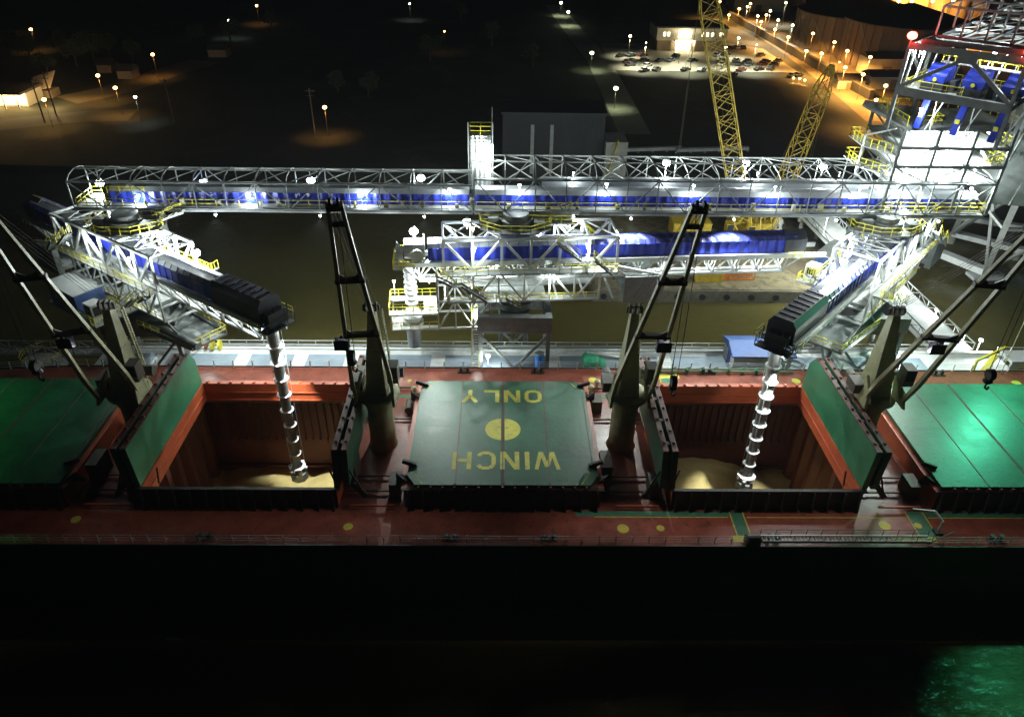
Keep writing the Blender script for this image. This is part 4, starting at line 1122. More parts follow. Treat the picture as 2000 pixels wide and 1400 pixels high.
        mb.rail([(10.6, 2.6, 6.8), (17.2, 2.6, 6.8), (17.2, -2.6, 6.8), (10.6, -2.6, 6.8)], 1.1, 1.2, .09); mb.build('platform_railing', 'yellow', t)
        mb = MB(T)
        for v in (-2.4, 2.4):
            mb.truss((3.5, v, 4.3), (10.6, v, 4.3), 4.2, 3, .24, .2); mb.beam((10.6, v, 8.4), (10.6, v, 13), .25); mb.beam((17, v, 4.3), (17, v, 6.7), .2)
        mb.build('platform_hanger', 'steel', t)
    else:
        mb = MB(T); mb.prism([(3.0, -3.4), (13.5, -2.4), (13.5, 2.4), (3.0, 3.4)], 5.6, 5.9); mb.build('service_pan', 'steeldk', t)
        mb = MB(T)
        for v in (-3.2, 3.2): mb.beam((3, v, 5.9), (13.4, v * .75, 5.9), .5, .7); mb.beam((3, v, 6), (6, v * .8, 8.6), .25); mb.beam((13, v * .75, 6), (8.6, v * .85, 8.6), .25)
        mb.cyl((8, -2.9, 7.0), (14.6, -2.4, 6.6), .5, n=10)
        mb.build('pan_beam', 'steeldk', t)
        mb = MB(T); mb.rail([(3, -3.5, 5.95), (13.5, -2.5, 5.95), (13.5, 2.5, 5.95), (3, 3.5, 5.95)], 1.05, 1.4, .085); mb.build('pan_railing', 'yellow', t)
    # spout
    s = T @ Vector((sx, 0, 0)); X, Y = s.x, s.y
    rs = .72
    MB().lathe((X, Y, 12.4), [(.9, 0), (.95, .8), (1.3, 1.5)], 14).build('spout_collar', mat('spout_blue', (.02, .20, .70), .4) if ext else 'spoutgrey', t, True)
    if ext:
        zb_ = atY(597 if X < 0 else 1454, 912 if X < 0 else 930, Y).z; n = 9; seg = (12.4 - zb_) / n
        for i in range(n):
            za = 12.4 - i * seg
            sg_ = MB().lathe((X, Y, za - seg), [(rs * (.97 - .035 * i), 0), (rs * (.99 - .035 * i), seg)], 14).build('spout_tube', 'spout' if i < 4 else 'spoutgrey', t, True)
            MB().lathe((X, Y, za - seg - .05), [(rs * .9, 0), (rs * (1.3 - .03 * i), .06), (rs * (1.3 - .03 * i), .17), (rs * .95, .24)], 14).build('spout_ring', 'spout', sg_, True)
        hd_ = MB().lathe((X, Y, zb_ - 1.9), [(.9, 0), (1.15, .1), (1.15, 1.2), (.8, 1.7), (.5, 1.95)], 8).build('spout_head', 'spoutgrey', t)
        mb = MB()
        for k in range(6):
            a = k * math.pi / 3; c_ = Vector((X + .95 * math.cos(a), Y + .95 * math.sin(a), zb_ - .3)); mb.box(c_.x - .22, c_.y - .22, c_.z, c_.x + .22, c_.y + .22, c_.z + .35 + .3 * (k % 2))
            mb.beam(c_, (X + .5 * math.cos(a + .5), Y + .5 * math.sin(a + .5), zb_ + .7), .12)
        mb.lathe((X, Y, zb_ + .1), [(.95, 0), (1.05, .15), (.7, .3)], 12)
        mb.build('head_gear', 'spout', hd_)
        mb = MB()
        for a in (.4, 2.2, 4.2): mb.cyl((X + .95 * math.cos(a), Y + .95 * math.sin(a), zb_), (X + 1.0 * math.cos(a), Y + 1.0 * math.sin(a), 13), .03, n=4, cap=False)
        mb.build('spout_cable', 'steel', t)
    else:
        for i in range(7):
            MB().lathe((X, Y, 11.6 - i * .8), [(.6, 0), (.9, .35), (.9, .5), (.6, .75)], 14).build('spout_ring', 'spout', t, True)
        MB().lathe((X, Y, 4.4), [(1.0, 0), (1.5, .9), (.9, 1.7)], 14).build('spout_cone', 'spout', t, True)
        MB().lathe((X, Y, .3), [(.95, 0), (1.0, 2.0), (1.05, 3.2), (1.45, 3.4), (1.5, 4.05)], 16).build('spout_tube', 'spoutgrey', t, True)
    return t, T


PL, PC, PR = (-48.5, 89.6), (1.8, 91.0), (51.0, 91.4)
SL = at(530, 640, 12.6).xy; SR = at(1519, 682, 12.6).xy
angL = math.atan2(SL.y - PL[1], SL.x - PL[0]); angR = math.atan2(SR.y - PR[1], SR.x - PR[0])
dL = math.hypot(SL.y - PL[1], SL.x - PL[0]); dR = math.hypot(SR.y - PR[1], SR.x - PR[0])
L1, TL = loader(PL, angL, dL + .3, 24, True, 'left ship loader with its blue boom reaching down to the left open hold', True, dL)
L2, TC = loader(PC, math.pi + .075, 14.6, 39, False, 'middle ship loader with its boom turned along the dock and spout raised', False, 14.2)
L3, TR = loader(PR, angR, dR + .3, 20, True, 'right ship loader with its dark boom reaching down to the right open hold', True, dR)

# ------------------------------------------------------------------ transfer tower
tt = thing('transfer_tower', 'tall brightly lit transfer tower of white floors at the right end of the galleries', 'tower', (58, 97, GB))
TX0, TX1, TY0, TY1 = 50.4, 64.6, 93.0, 102.5
ZS = [23.9, 26.1, 28.5, 30.9]
mb = MB()
for x in (TX0, TX0 + 4.6, TX0 + 9.3, TX1):
    for y in (TY0, TY1): mb.beam((x, y, GB), (x, y, 30.8), .34)
for z in ZS:
    mb.beam((TX0, TY0, z - .15), (TX1, TY0, z - .15), .36, .4); mb.beam((TX0, TY1, z - .15), (TX1, TY1, z - .15), .3, .35)
    mb.beam((TX0, TY0, z - .15), (TX0, TY1, z - .15), .34, .38); mb.beam((TX1, TY0, z - .15), (TX1, TY1, z - .15), .3, .35)
for i, (za, zb) in enumerate(zip([GB] + ZS, ZS)):
    for j, x in enumerate((TX0, TX0 + 4.6, TX0 + 9.3)):
        X = (TX0 + 4.6, TX0 + 9.3, TX1)[j]
        if (i + j) % 2: mb.beam((x, TY0, zb - .2), (X, TY0, za), .14)
        else: mb.beam((X, TY0, zb - .2), (x, TY0, za), .14)
    mb.beam((TX0, TY0, za), (TX0, TY1, zb - .2), .16)
mb.build('steel_frame', 'steeldk', tt)
for z in ZS: MB().box(TX0 + .2, TY0 + .2, z - .06, TX1 - .2, TY1 - .2, z + .04).build('floor', 'white' if z < 30 else 'deckplate', tt)
for za, zb in ((23.9, 26.1), (26.1, 28.5), (28.5, 30.9)):
    MB().box(TX0 + 2, TY0 + 3.0, za + .05, TX1 - 3.2, TY1 - .6, zb - .3).build('white_wall', 'ribtin', tt)
# side balconies
mb = MB(); rl = MB()
for z in (24.4, 27.2):
    mb.prism([(TX0 - 2.6, 97.5), (TX0 - .2, 94.2), (TX0 - .2, 102.2), (TX0 - 2.6, 102.2)], z - .1, z + .02)
    rl.rail([(TX0 - .2, 94.3, z), (TX0 - 2.5, 97.5, z), (TX0 - 2.5, 102, z), (TX0 - .2, 102, z)], 1.2, 1., .1)
mb.build('side_balcony', 'white', tt)
for z in (28.5, 26.1): rl.rail([(TX1 - 2.5, TY0 + .3, z), (TX1 + .2, TY0 + .3, z), (TX1 + .2, TY1, z)], 1.2, .9, .1)
rl.rail([(TX0 + .3, TY0 + .4, 30.95), (TX0 + .3, TY1, 30.95), (TX1, TY1, 30.95), (TX1, TY0 + .4, 30.95)], 1.2, 1.4, .09)
rl.rail([(TX0 + 2.6, TY0 + 1.0, 30.95), (TX0 + 5.0, TY0 + 1.0, 30.95), (TX0 + 5, TY0 + 2.6, 30.95)], 1.2, 1.1, .09)
rl.rail([(TX0 + .2, TY0 + .2, GB + .1), (TX1, TY0 + .2, GB + .1)], 1.2, 2.2, .08)
rl.build('railing', 'yellow', tt)
pts = [at(x, y, 30.9) for x, y in ((1768, 251), (1684, 206), (1690, 196), (1802, 212))]
MB().prism([(p.x, p.y) for p in pts], 30.78, 30.93).build('floor', 'deckplate', tt)
mb = MB(); mb.stair((TX1 - 1.2, TY0 + 1.1, 26.1), (TX1 - 3.4, TY0 + 1.1, 28.5), 1.0); mb.stair((TX1 - 1.0, TY0 + 1, 28.5), (TX1 - 3.6, TY0 + 1, 30.9), 1.0); mb.build('stair_flight', 'white', tt)
# leaning braces at the tower side
mb = MB(); mb.beam((TX0 - 2.6, 97.5, 23.2), (TX0 - 2.6, 97.5, 28.6), .2); mb.beam((TX0 - 2.6, 97.5, 23.4), (TX0, 95, 22.0), .2); mb.beam((TX0 - 2.6, 97.5, 28.6), (TX0 - .1, 95, 30.2), .2)
mb.build('side_strut', 'white', tt)
# upper drive house, turned toward the incoming conveyor
eA = at(1752, 176, 35.6); eB = at(1972, 214, 35.6); eu = (eB - eA); eL = eu.length; eu.normalize(); ev = Vector((-eu.y, eu.x, 0))
TE = Matrix(((eu.x, ev.x, 0, eA.x), (eu.y, ev.y, 0, eA.y), (0, 0, 1, 0), (0, 0, 0, 1)))
eD = 9.0; ZE, ZF = 35.6, 40.6
mb = MB(TE)
for v in (0, eD): mb.beam((0, v, ZE), (eL, v, ZE), .5, .95); mb.beam((-.1, v, ZF), (eL + .1, v, ZF), .5, .7)
for u in (0, eL): mb.beam((u, 0, ZE + .1), (u, eD, ZE + .1), .45, .7); mb.beam((u, 0, ZF), (u, eD, ZF), .4, .6)
mb.build('main_beam', 'steeldk', tt)
mb = MB(TE)
for u in (0, eL):
    for v in (0, eD): mb.beam((u, v, 31), (u, v, ZF), .4)
mb.beam((eL * .5 + .4, 0, ZF - .4), (0.2, 0, ZE + .5), .42); mb.beam((eL * .5 + .4, 0, ZF - .4), (eL - .2, 0, ZE + .5), .42)
mb.beam((eL * .5 - .6, -.02, ZF - .6), (eL * .5 + 1.4, -.02, ZF - .6), .5, .9)
mb.beam((0, 0, ZF), (0, eD, ZE), .3); mb.beam((eL, 0, ZF), (eL, eD, ZE), .3)
mb.build('gable_brace', 'steeldk', tt)
MB(TE).box(.3, .3, ZE - .05, eL - .3, eD - .3, ZE + .05).build('drive_floor', 'deckplate', tt)
for i in range(3):
    u = 1.6 + i * 4.2; mb = MB(TE)
    mb.prof([(2.6, ZE + .9), (6.0, ZE + .9), (6.0, ZE + 2.5), (4.8, ZE + 2.8), (2.6, ZE + 1.7)], u + .3, u + 2.6)
    mo = mb.build('drive_housing', 'blue', tt)
    mb = MB(TE); mb.box(u + .2, 2.2, ZE + .08, u + 2.7, 6, ZE + .88); mb.box(u + 3.1, 3, ZE + .08, u + 3.8, 5, ZE + 1.4); mb.build('housing_base', 'darkhood', mo)
    mb = MB(TE); mb.cyl((u + 1.5, 2.5, ZE + 1.3), (u + 1.5, 2.62, ZE + 1.3), .24, n=10); mb.build('yellow_guard', 'yellow', mo)
    # chute to the floor below
    c_ = TE @ Vector((u + 1.2, 2.6, 0)); 
    mb = MB(TE); mb.beam((u + 1.4, 3.4, ZE - .1), (u + 1.0, 3.0, 31.0), .75, .6); ch = mb.build('chute', 'blue', tt)
    mb = MB(TE); mb.box(u + .9, 2.6, 32.4, u + 1.4, 2.75, 32.9); mb.build('yellow_hatch', 'yellow', ch)
    mb = MB(TE); mb.beam((u + 2.2, 3.4, ZE), (u + 2.6, 3.0, 31), .12); mb.beam((u + 3.4, 3.2, ZE - .2), (u + 2.0, 3.0, 31), .12); mb.build('pipe', 'white', ch)
mb = MB(TE); mb.rail([(.4, 1.0, ZE + .05), (6.6, 1.0, ZE + .05), (6.6, 2.0, ZE + .05)], 1.1, 1.5, .07)
mb.rail([(.4, eD - .5, ZE + .05), (eL - .4, eD - .5, ZE + .05)], 1.1, 1.4, .08); mb.rail([(.4, .8, ZE), (.4, eD - .6, ZE)], 1.1, 1.4, .08); mb.rail([(2, eD - 1, ZE + 2.6), (eL - .6, eD - 1, ZE + 2.6)], 1.1, 1.4, .09)
mb.build('drive_railing', 'yellow', tt)
MB(TE).box(2, eD - 1.8, ZE + 2.45, eL - .6, eD - .8, ZE + 2.58).build('upper_walkway', 'white', tt)
mb = MB(TE)
for i in range(9): u = .6 + i * 1.5; mb.beam((u, eD - .3, ZE), (u + .6, eD - .3, ZF), .16)
for i in range(2): u = .4 + i * .9; mb.beam((u, .5 + i * .3, ZE + .2), (u + .1, 1 + i * .8, ZF - .4), .2)
mb.build('wall_post', 'white', tt)
# canopy of the upper house: lattice to the upper right
up_ = thing('inclined_gallery', 'dark lattice conveyor bridge climbing from the top of the transfer tower to the right', 'conveyor gallery', tuple(TE @ Vector((eL / 2, eD, ZF))))
mb = MB(TE)
Wd = eL - 1.6
for j in range(10):
    v = eD * .35 + j * 3.6; z = ZF + .9 + j * .45; sh_ = j * .7
    mb.beam((1.6 + sh_, v, z), (1.6 + Wd + sh_, v, z), .3); mb.beam((1.6 + sh_, v, z + 3.2), (1.6 + Wd + sh_, v, z + 3.2), .24)
    for k in range(5):
        u = 1.6 + sh_ + Wd * k / 4; mb.beam((u, v, z), (u, v, z + 3.2), .2)
        if j < 9: mb.beam((u, v, z), (u + .7, v + 3.6, z + .45), .26); mb.beam((u, v, z + 3.2), (u + .7, v + 3.6, z + 3.65), .2)
        if j < 9 and k < 4: mb.beam((u, v, z), (u + Wd / 4 + .7, v + 3.6, z + .45), .14)
mb.build('lattice', 'steel', up_)
mb = MB(TE)
mb.beam((1.2, .4, ZF + .4), (1.6 + 6.3, eD * .35 + 9 * 3.6, ZF + .9 + 9 * .45), .5, .5); mb.beam((1.2, .4, ZF + .6), (eL, .4, ZF + .9), .5)
mb.build('edge_girder', 'steeldk', up_)
MB(TE).box(1.4, .8, ZF + .36, eL, 3.2, ZF + .5).build('roof_sheet', 'steeldk', up_)
# grey duct and the bent that carries the structure over the water, at the right edge
bt = thing('support_bent', 'huge grey braced steel bent standing on pale beams at the right edge', 'support frame', (70, 110, WZ))
b1 = at(1925, 530, -6); b2 = at(1862, 455, -6); b3 = b1 + Vector((16, -2, 0)); b4 = b2 + Vector((16, 2, 0))
tp = [Vector((72, 98, 24)), Vector((74, 110, 26)), Vector((92, 98, 24)), Vector((92, 110, 26))]
for b_, q in zip((b1, b2, b3, b4), tp): MB().beam(b_, q, .9).build('leg', 'steel', bt)
mb = MB()
for p, q in ((b1, tp[1]), (b2, tp[0]), (b1, tp[2]), (b3, tp[0]), (b1.lerp(tp[0], .5), b2.lerp(tp[1], .5)), (b1.lerp(tp[0], .5), b3.lerp(tp[2], .5)), (tp[0], tp[1]), (tp[0], tp[2]), (tp[1], tp[3]), (b2.lerp(tp[1], .5), b4.lerp(tp[3], .5)), (b2, tp[3])): mb.beam(p, q, .5)
mb.build('brace', 'steel', bt)
mb = MB(); mb.beam(at(1838, 495, -7), at(1925, 530, -7), 2.0, 1.2); mb.beam(at(1862, 455, -7.2), at(2040, 500, -7.2), 2.0, 1.0); mb.beam(at(1880, 425, -6.8), at(2040, 450, -6.8), 1.6, .9); mb.build('pile_cap', 'concrete', bt)
mb = MB()
for p in (at(1925, 530, -8), at(1862, 458, -8), at(1990, 490, -8)): mb.cyl((p.x, p.y, -14), (p.x, p.y, -7.6), .8, n=10)
mb.build('piling', 'piling', bt)
p = at(1925, 543, -8.5); MB().box(p.x - 3, p.y - 1, -8.6, p.x + 3.4, p.y + 2, -8.0).build('landing', 'white', bt)
du = thing('conveyor_duct', 'broad grey clad conveyor duct sloping down beside the transfer tower', 'conveyor duct', (70, 96, 22))
mb = MB()
mb.add([(65.6, 96, 20), (84, 92, 20), (84, 92, 37), (68.6, 96, 37), (67.6, 104, 20), (86, 100, 20), (86, 100, 37), (70.6, 104, 37)],
       [(0, 1, 2, 3), (7, 6, 5, 4), (0, 4, 5, 1), (1, 5, 6, 2), (2, 6, 7, 3), (3, 7, 4, 0)])
mb.build('cladding', 'steeldk', du)
mb = MB()
for i in range(6): mb.beam((65.9 + i * 3, 95.9 - i * .65, 20), (68.9 + i * 2.8, 95.9 - i * .65, 37), .14)
mb.build('cladding_rib', 'steel', du)

# ------------------------------------------------------------------ barge, crawler cranes
bg_ = thing('work_barge', 'muddy flat work barge with dark deck moored behind the loaders', 'barge', (40, 138, WZ))
MB().prism([(17, 121.8), (60.5, 121.8), (63.5, 128), (68, 150), (64, 158), (17, 158)], -11, -7.6).build('barge_hull', 'ibeam', bg_)
MB().prism([(17.4, 122.2), (60.2, 122.2), (63.0, 128.2), (67.4, 150), (63.6, 157.6), (17.4, 157.6)], -7.598, -7.45).build('barge_deck', mat('barge_deck_mud', (.20, .165, .09), .9, nscale=.25, var=.35, col2=(.10, .085, .05), thr=.5, amt=.8, bump=.3, bscale=1), bg_)
mb = MB()
for i in range(9): mb.cyl((19 + i * 4.6, 121.5, -8.8), (19 + i * 4.6, 121.8, -8.8), .6, n=12)
mb.build('tyre_fender', 'rubber', bg_)
mb = MB(); mb.prism([(58, 126), (62, 131), (54, 149), (50, 146)], -7.44, -7.38); mb.build('mat_strip', 'dirt', bg_)
mb = MB()
for i in range(16): x = 24 + (i * 7.3) % 34; y = 125 + (i * 5.1) % 24; mb.box(x, y, -7.45, x + rnd(.6, 2.2), y + rnd(.4, 1.5), -7.45 + rnd(.3, 1.1))
mb.build('deck_gear', 'ibeam', bg_)
for i, (px, py, wd, dp_, hh, ma, lb) in enumerate(((1345, 455, 8, 5, 3.0, 'cyel', 'yellow deck container behind the middle boom'),
                                             (1382, 546, 5.2, 2.2, 1.6, 'cyel', 'small yellow machine lying at the front of the barge'),
                                             (1440, 543, 4.0, 2.0, 1.3, 'orange', 'orange lattice section lying at the front of the barge'))):
    p = at(px, py, -7.4); t = thing('deck_container', lb, 'container', (p.x, p.y, -7.4))
    if i < 2:
        mb = MB(); mb.box(p.x - wd / 2, p.y - dp_ / 2, -7.4, p.x + wd / 2, p.y + dp_ / 2, -7.4 + hh); mb.build('body', ma, t)
        mb = MB()
        for k in range(7): x = p.x - wd / 2 + .3 + k * (wd - .6) / 6; mb.box(x - .08, p.y - dp_ / 2 - .08, -7.4, x + .08, p.y - dp_ / 2 - .005, -7.4 + hh)
        mb.box(p.x - wd / 2 - .1, p.y - dp_ / 2 - .1, -7.4 + hh, p.x + wd / 2 + .1, p.y + dp_ / 2 + .1, -7.4 + hh + .15); mb.build('frame', ma, t)
    else:
        mb = MB()
        for v in (-.8, .8): mb.truss((p.x - 3, p.y + v, -7.3), (p.x + 3, p.y + v, -7.3), 1.4, 5, .18, .12)
        mb.build('lattice', ma, t)
        MB().box(p.x - 3.2, p.y - .9, -7.4, p.x - 2.4, p.y + .9, -6.2).build('foot', ma, t)


def crawler(base, tip, label, wdt):
    base = Vector(base); tip = Vector(tip)
    t = thing('crawler_crane', label, 'crane', (base.x, base.y, -7.4), 'yellow crawler cranes on the work barge')
    MB().box(base.x - 1.9, base.y + .6, -6.2, base.x + 1.9, base.y + 6, -3.9).build('body', 'cyel', t)
    for s in (-2.6, 2.6): MB().box(base.x + s - .6, base.y - 3, -7.4, base.x + s + .6, base.y + 4.5, -6.2).build('track', 'rubber', t)
    cb = MB().box(base.x - 3.9, base.y - 1.6, -5.9, base.x - 2.4, base.y + .3, -3.5).build('operator_cab', 'cyel', t)
    MB().box(base.x - 3.8, base.y - 1.66, -5.0, base.x - 2.5, base.y - 1.61, -3.7).build('window', 'glass', cb)
    f = Vector((base.x, base.y - .8, -5.4)); ax = (tip - f); L = ax.length; ax.normalize()
    a = ax.cross(Vector((0, 0, 1))).normalized(); b = a.cross(ax).normalized(); mb = MB()
    n = int(L / 2.4)
    def crn(i, k):
        f_ = i / n; w_ = wdt * min(1, .6 + f_ * 8, .35 + (1 - f_) * 5) / 2
        return f + ax * (L * f_) + a * w_ * (1 if k in (0, 3) else -1) + b * w_ * (1 if k < 2 else -1)
    for i in range(n):
        for k in range(4):
            mb.beam(crn(i, k), crn(i + 1, k), .2)
            k2 = (k + 1) % 4
            mb.beam(crn(i, k), crn(i + 1, k2) if i % 2 else crn(i, k2), .11)
            mb.beam(crn(i, k2), crn(i + 1, k), .11)
    mb.build('lattice_boom', 'cyel', t)
    mb = MB()
    for s in (-.6, .6):
        mb.cyl(f + Vector((s * 2, 5, 4)), tip + a * s * .5, .05, n=4, cap=False); mb.cyl(tip + a * s * .4, Vector((tip.x + s * .4, tip.y - .8, -3)), .035, n=4, cap=False)
    mb.build('rope', 'cranedark', t)
    mb = MB(); mb.beam(f + Vector((-1.6, 2, 1.6)), f + Vector((-1, 5, 7)), .3); mb.beam(f + Vector((1.6, 2, 1.6)), f + Vector((1, 5, 7)), .3); mb.beam(f + Vector((-1, 5, 7)), f + Vector((1, 5, 7)), .3); mb.build('mast', 'cyel', t)
    MB().cyl(tip - a * .5, tip + a * .5, .6, n=12).build('tip_sheave', 'cyel', t)
    return t


pA = at(1447, 466, -7.4); pB = at(1488, 470, -7.4)
crawler(pA, atY(1374, -60, 146), 'crawler crane with tall upright yellow lattice boom in front of the car park', 3.4)
crawler(pB, atY(1624, 132, 158), 'crawler crane whose yellow lattice boom leans right and ends below the road wall', 3.0)
p = at(1520, 435, -5); tk = thing('buoy_tank', 'small white domed tank with windows beside the crawler crane bases', 'tank', (p.x, p.y, -7.4))
MB().lathe((p.x, p.y, -7.4), [(1.1, 0), (1.2, 2.2), (.9, 3.2), (.3, 3.7)], 12).build('shell', 'white', tk, True)
mb = MB()
for k in range(6): a = k * 1.047 + .2; mb.box(p.x + 1.16 * math.cos(a) - .2, p.y + 1.16 * math.sin(a) - .2, -5.8, p.x + 1.16 * math.cos(a) + .2, p.y + 1.16 * math.sin(a) + .2, -4.9)
mb.build('window', 'glass', tk)

# ------------------------------------------------------------------ shore
wh = thing('river_warehouse', 'large dark clad warehouse behind the access tower', 'building', (11.5, 176, GZ))
MB().box(0, 172, GZ - 3, 23.6, 183, 10.8).build('wall', 'cladding', wh)
MB().box(-.4, 171.6, 10.8, 24, 183.4, 11.3).build('roof', 'cladding', wh)
mb = MB()
for i in range(20): mb.box(.5 + i * 1.18, 171.9, GZ, .62 + i * 1.18, 171.99, 10.7)
mb.build('wall_rib', 'cladding', wh)
for x in (6.5, 11): MB().box(x, 171.8, GZ, x + .8, 171.88, 8.5).build('downpipe', 'deckplate', wh)
p0 = at(1165, 335, 0)
an = thing('river_annex', 'low grey annex with yellow stair right of the dark warehouse', 'building', (28, 172, GZ))
MB().box(23.9, 170, GZ - 3, 29, 178, 5.2).build('wall', 'piling', an)
MB().stair((24.4, 169.3, GZ + .5), (26.6, 169.3, 5.8), 1.0).build('stair', 'yellow', an)
# pipe rack / ramps on the bank
for i, (xa, xb, px, py) in enumerate(((30, 46, 1265, 296), (49, 66, 1395, 296))):
    pa = at(px - 75, py + 4, GZ); pb = at(px + 65, py, GZ)
    t = thing('bank_conveyor', ('long low pale pipe run on the dark bank, left of the upright crane boom', 'long low pale pipe run on the dark bank, behind the upright crane boom')[i], 'pipe run', (pa.x, pa.y, GZ))
    mb = MB(); mb.beam(pa + Vector((0, 0, .9)), pb + Vector((0, 0, .9)), 1.2, .8); mb.build('pipe', 'steel', t)
    mb = MB()
    for k in range(6): c_ = pa.lerp(pb, k / 5); mb.beam(c_ - Vector((0, 0, .5)), c_ + Vector((0, 0, .6)), .5)
    mb.build('trestle', 'steeldk', t)
# paths and roads
def strip(name, pts, wd, ma, z, kind='structure'):
    mb = MB(); L_ = []; R_ = []
    for i, p in enumerate(pts):
        d = (pts[min(i + 1, len(pts) - 1)] - pts[max(i - 1, 0)]).normalized(); n_ = Vector((-d.y, d.x, 0)) * wd / 2
        L_.append(p + n_); R_.append(p - n_)
    vs = [(v.x, v.y, z) for v in L_ + R_]; n = len(pts)
    mb.add(vs, [(n + i, n + i + 1, i + 1, i) for i in range(n - 1)])
    o = mb.build(name, ma); o['kind'] = kind; return o


strip('path', [at(1240, 262, GZ), at(1205, 190, GZ), at(1170, 120, GZ), at(1120, 60, GZ), at(1080, 10, GZ)], 9, 'lot', GZ + .02)
strip('road', [at(1780, 240, GZ), at(1700, 180, GZ), at(1600, 110, GZ), at(1500, 50, GZ), at(1410, -10, GZ)], 26, 'dirt', GZ + .03)
strip('road', [at(-60, 252, GZ), at(60, 238, GZ), at(160, 228, GZ), at(260, 225, GZ)], 12, 'road', GZ + .03)
strip('road', [at(130, 196, GZ), at(180, 186, GZ), at(240, 172, GZ), at(330, 140, GZ), at(400, 120, GZ)], 13, 'dirt', GZ + .02)
lot = MB(); pts = [at(1196, 138, GZ), at(1560, 142, GZ), at(1490, 96, GZ), at(1415, 84, GZ), at(1172, 86, GZ)]
lot.prism([(p.x, p.y) for p in pts], GZ - .2, GZ + .05); struct(lot.build('parking_lot', 'lot'))
yard = MB(); pts = [at(1430, 30, GZ), at(1640, 150, GZ), at(1800, 240, GZ), at(2200, 240, GZ), at(2300, -20, GZ), at(1400, -20, GZ)]
yard.prism([(p.x, p.y) for p in pts], GZ - .2, GZ + .012); struct(yard.build('yard', mat('yard_gravel', (.14, .11, .08), .95, nscale=.04, var=.35)))
rw = thing('boundary_wall', 'long dark boundary wall between the car park and the orange lit road', 'wall', tuple(at(1550, 95, GZ)))
a_, b_ = at(1425, 36, GZ), at(1700, 196, GZ); mb = MB(); mb.beam(a_ + Vector((0, 0, 1.3)), b_ + Vector((0, 0, 1.3)), 1.4, 3.2); mb.build('wall', 'cladding', rw)
mb = MB(); mb.beam(a_ + Vector((0, 0, 3)), b_ + Vector((0, 0, 3)), 1.8, .3); mb.build('coping', 'road', rw)
# office
of = thing('office_building', 'two storey office with lit entrance and windows at the back of the car park', 'building', tuple(at(1330, 100, GZ)))
oL = at(1282, 99, GZ); oR = at(1388, 101, GZ); yo = (oL.y + oR.y) / 2; ox0, ox1 = oL.x, oR.x + 5
MB().box(ox0, yo, GZ, ox1, yo + 17, GZ + 4).build('lower_wall', 'brown', of)
MB().box(ox0 - .6, yo - .6, GZ + 4, ox1 + .6, yo + 17, GZ + 8.6).build('upper_wall', 'stucco', of)
MB().box(ox0 - .9, yo - .9, GZ + 8.6, ox1 + .9, yo + 17.4, GZ + 9.1).build('roof', 'tankroof', of)
xc = at(1333, 100, GZ).x
MB().box(xc - 4, yo - 2.6, GZ + 3.9, xc + 4, yo - .61, GZ + 4.4).box(xc - 3.9, yo - 2.5, GZ, xc - 3.4, yo - 2.0, GZ + 3.9).box(xc + 3.4, yo - 2.5, GZ, xc + 3.9, yo - 2.0, GZ + 3.9).build('porch', 'white', of)
MB().box(xc - 2.9, yo - .1, GZ + .2, xc + 2.9, yo - .02, GZ + 3.4).build('door', 'litwin', of)
for dx in (-15.6, -11.6, -9.4, -7.6, 7.4, 9.4, 11.6, 15.2):
    x = xc + dx * .92
    if ox0 < x < ox1 - 1: MB().box(x, yo - .68, GZ + 5.6, x + (.9 if abs(dx) < 15 else 1.4), yo - .605, GZ + 7.1).build('window', 'litwin', of)
MB().box(xc - 2.6, yo - .68, GZ + 5.0, xc + 2.6, yo - .605, GZ + 7.8).build('window', 'litwin', of)
for s in (-3.2, 3.2): light(of, (xc + s * .8, yo - 3.2, GZ + 3.6), 900, (1, .85, .5), .2)
light(of, (xc, yo - 3, GZ + 6.8), 700, (1, .85, .5), .2)
# cars
def car_mesh():
    mb = MB()
    mb.prof([(-.9, .3), (-.9, .85), (.9, .85), (.9, .3)], -2.2, 2.2)
    mb.add([(-1.5, -.85, .85), (1.1, -.85, .85), (1.1, .85, .85), (-1.5, .85, .85), (-1.0, -.7, 1.42), (.5, -.7, 1.42), (.5, .7, 1.42), (-1.0, .7, 1.42)],
           [(4, 5, 6, 7), (0, 1, 5, 4), (1, 2, 6, 5), (2, 3, 7, 6), (3, 0, 4, 7)])
    nb = len(mb.f)
    for x in (-1.4, 1.4):
        for y in (-.85, .85): mb.cyl((x, y - .1, .33), (x, y + .1, .33), .34, n=10)
    return mb, nb


